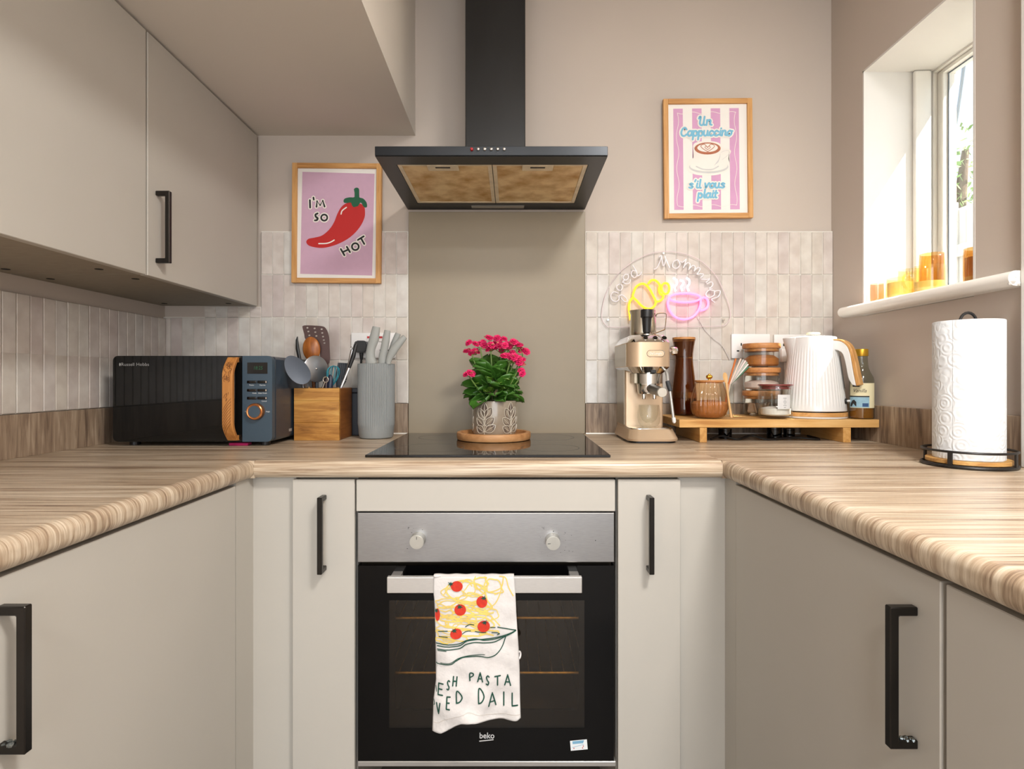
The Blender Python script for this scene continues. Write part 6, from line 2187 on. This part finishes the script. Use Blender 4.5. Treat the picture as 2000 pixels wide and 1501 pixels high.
b_ = B()
lathe(b_, [(.0215, .0), (RO - .001, 0), (RO, .0012), (RO, .1), (RO, .2), (RO, .2925), (RO - .001, .2940), (.0215, .2940), (.0215, 0)], pz, 96, lambda a, i: 1 + (.006 * math.sin(a * 2 + .6) if 1 <= i <= 6 else 0), cap=False)
o = obj('paper_towel_roll', b_, 'paper_towel', loc=pz, smooth=True)
tag(o, 'tall white embossed paper towel roll on the black wire stand', 'paper towel')
# loose end of the sheet
b_ = cyl_patch(B(), pz, RO + .0012, -62, 22, .0005, .2935, 26)
bmesh.ops.translate(b_, vec=-pz, verts=b_.verts)
obj('loose_sheet', b_, 'paper_towel', o, local=True, smooth=True)

# ------------------------------------------------------------------ amber glasses on the window sill
glass('sill_amber', (255, 250, 226), rough=0.04, base=0.06, edge=0.4)
glass('sill_pink', (252, 228, 214), rough=0.04, base=0.06, edge=0.4)
glass('sill_brown', (248, 222, 176), rough=0.04, base=0.06, edge=0.4)
mat('candle_wax', (240, 214, 160), 0.6, var=0.03, sss=0.2)
SZ = 1.3153
def sill_glass(name, label, cat, x, y, r, h, m, ribs=0, wax=0.0, handle=None):
    c = Vector((x, y, SZ))
    t = thing(name, label, cat, c, group='glasses and candles on the window sill')
    mod = (lambda a, i: 1 + .02 * math.cos(a * ribs) * (1 if 1 < i < 5 else 0)) if ribs else None
    obj('glass_body', lathe(B(), [(0, .0002), (r * .86, .0002), (r * .97, .004), (r, h * .3), (r, h * .8), (r * .98, h), (r * .93, h), (r * .94, h * .3), (r * .85, .008), (0, .007)], c, max(48, ribs * 6), mod, cap=False), m, t, smooth=True, sharp=0 if ribs else 40)
    if wax:
        obj('wax', lathe(B(), [(r * .84, .0085), (r * .91, .014), (r * .915, h * wax), (0, h * wax - .001)], c, 40), 'candle_wax', t, smooth=True)
    if handle:
        a = handle
        d = Vector((math.cos(a), math.sin(a), 0))
        obj('handle', tube(B(), smooth_path([c + d * r + Vector((0, 0, h * .8)), c + d * (r + .018) + Vector((0, 0, h * .78)), c + d * (r + .022) + Vector((0, 0, h * .5)), c + d * (r + .014) + Vector((0, 0, h * .25)), c + d * r + Vector((0, 0, h * .2))]), .0035, 8), m, t, smooth=True)
sill_glass('tealight_glass', 'small pinkish glass at the far end of the window sill', 'glass', 1.112, 1.7160, .0185, .060, 'sill_pink')
sill_glass('candle_jar', 'wide amber candle jar standing foremost on the window sill', 'candle', 1.140, 1.6540, .0350, .066, 'sill_amber', 20, .8)
sill_glass('glass_mug', 'amber glass mug behind the wide candle jar', 'mug', 1.200, 1.7000, .0300, .100, 'sill_amber', 0, .0, -2.2)
sill_glass('tall_glass', 'tall amber glass against the window frame', 'glass', 1.200, 1.6100, .0300, .128, 'sill_brown', 18)
sill_glass('glass_mug', 'low amber glass mug on the window sill beside the tall glass', 'mug', 1.1380, 1.5350, .0370, .078, 'sill_amber', 0, .45, 2.5)
sill_glass('ribbed_candle', 'ribbed brown glass candle nearest the camera on the window sill', 'candle', 1.1380, 1.3745, .0290, .0900, 'sill_brown', 26, .75)

# ------------------------------------------------------------------ ceiling lamp (above the frame), and a second body for the added fill light
for (lx, ly, lb_) in ((.68, -.05, 'round white ceiling lamp above the middle of the kitchen'), (-.15, -1.15, 'added unseen round lamp brightening the window side')):
    t = thing('ceiling_lamp', lb_, 'lamp', (lx, ly, CEIL))
    obj('lamp_body', lathe(B(), [(.235, .0), (.235, -.012), (.222, -.0165), (.221, -.0125), (0, -.0120)], (lx, ly, CEIL), 48), 'gloss_white', t, smooth=True)

# ------------------------------------------------------------------ outside the window
mat('render_ground', (170, 165, 155), 0.9, var=0.1)
struct('ground_outside', bx(XR + .26, 12, -6, 14, -.06, -.02), 'render_ground', label='pale paved ground outside the window')
mat('fence_white', (238, 232, 222), 0.8, var=0.05, vscale=12)
t = thing('garden_fence', 'pale wooden fence seen through the window', 'fence', (3.0, 3.6, -.02))
for k in range(16):
    y = 2.60 + k * .125
    obj('plank', bx(3.0, 3.02, y, y + .119, .02, 2.23, r=.002, seg=1), 'fence_white', t)
for y in (2.58, 3.78, 4.62):
    obj('post', bx(2.90, 2.999, y, y + .09, -.02, 2.27, r=.003, seg=1), 'fence_white', t)
obj('rail', bx(2.97, 2.999, 2.68, 3.775, 1.9, 1.98), 'fence_white', t)
mat('tree_leaf', (128, 158, 84), 0.6, var=0.35, vscale=3)
mat('bark', (110, 92, 76), 0.9, var=0.2, bump=(30, .6, .01))
tr = Vector((4.55, 5.65, -.02))
t = thing('garden_tree', 'sunlit leafy tree rising above the fence outside the window', 'tree', tr)
obj('trunk', tube(B(), [tr, tr + Vector((.05, 0, 1.4)), tr + Vector((-.05, .05, 2.6)), tr + Vector((0, 0, 3.4))], [.12, .10, .07, .03], 12), 'bark', t, smooth=True)
b_ = B()
rt = random.Random(4)
for k in range(2600):
    u = Vector((rt.gauss(0, 1), rt.gauss(0, 1), rt.gauss(0, 1))).normalized() * (rt.random() ** .4)
    p = tr + Vector((u.x * 1.0, u.y * 1.0, 2.55 + u.z * 1.05))
    d = Vector((rt.gauss(0, 1), rt.gauss(0, 1), rt.gauss(0, 1))).normalized()
    s = d.orthogonal().normalized()
    l = rt.uniform(.05, .09)
    vs = [b_.verts.new(p), b_.verts.new(p + d * l * .5 + s * l * .3), b_.verts.new(p + d * l), b_.verts.new(p + d * l * .5 - s * l * .3)]
    b_.faces.new(vs)
o = obj('foliage', b_, 'tree_leaf', t); o['kind'] = 'stuff'
a0, a1 = W(1887, 95, 3.0), W(1852, 300, 4.6)
pts = []
for i in range(13):
    s = i / 12
    p = a0.lerp(a1, s); p.z -= .10 * math.sin(PI * s); pts.append(p)
o = obj('overhead_cable', tube(B(), pts, .009, 6), mat('cable_grey', (150, 160, 172), 0.6), loc=tuple(a0), smooth=True)
tag(o, 'thin cable hanging across the sky outside the window', 'cable')
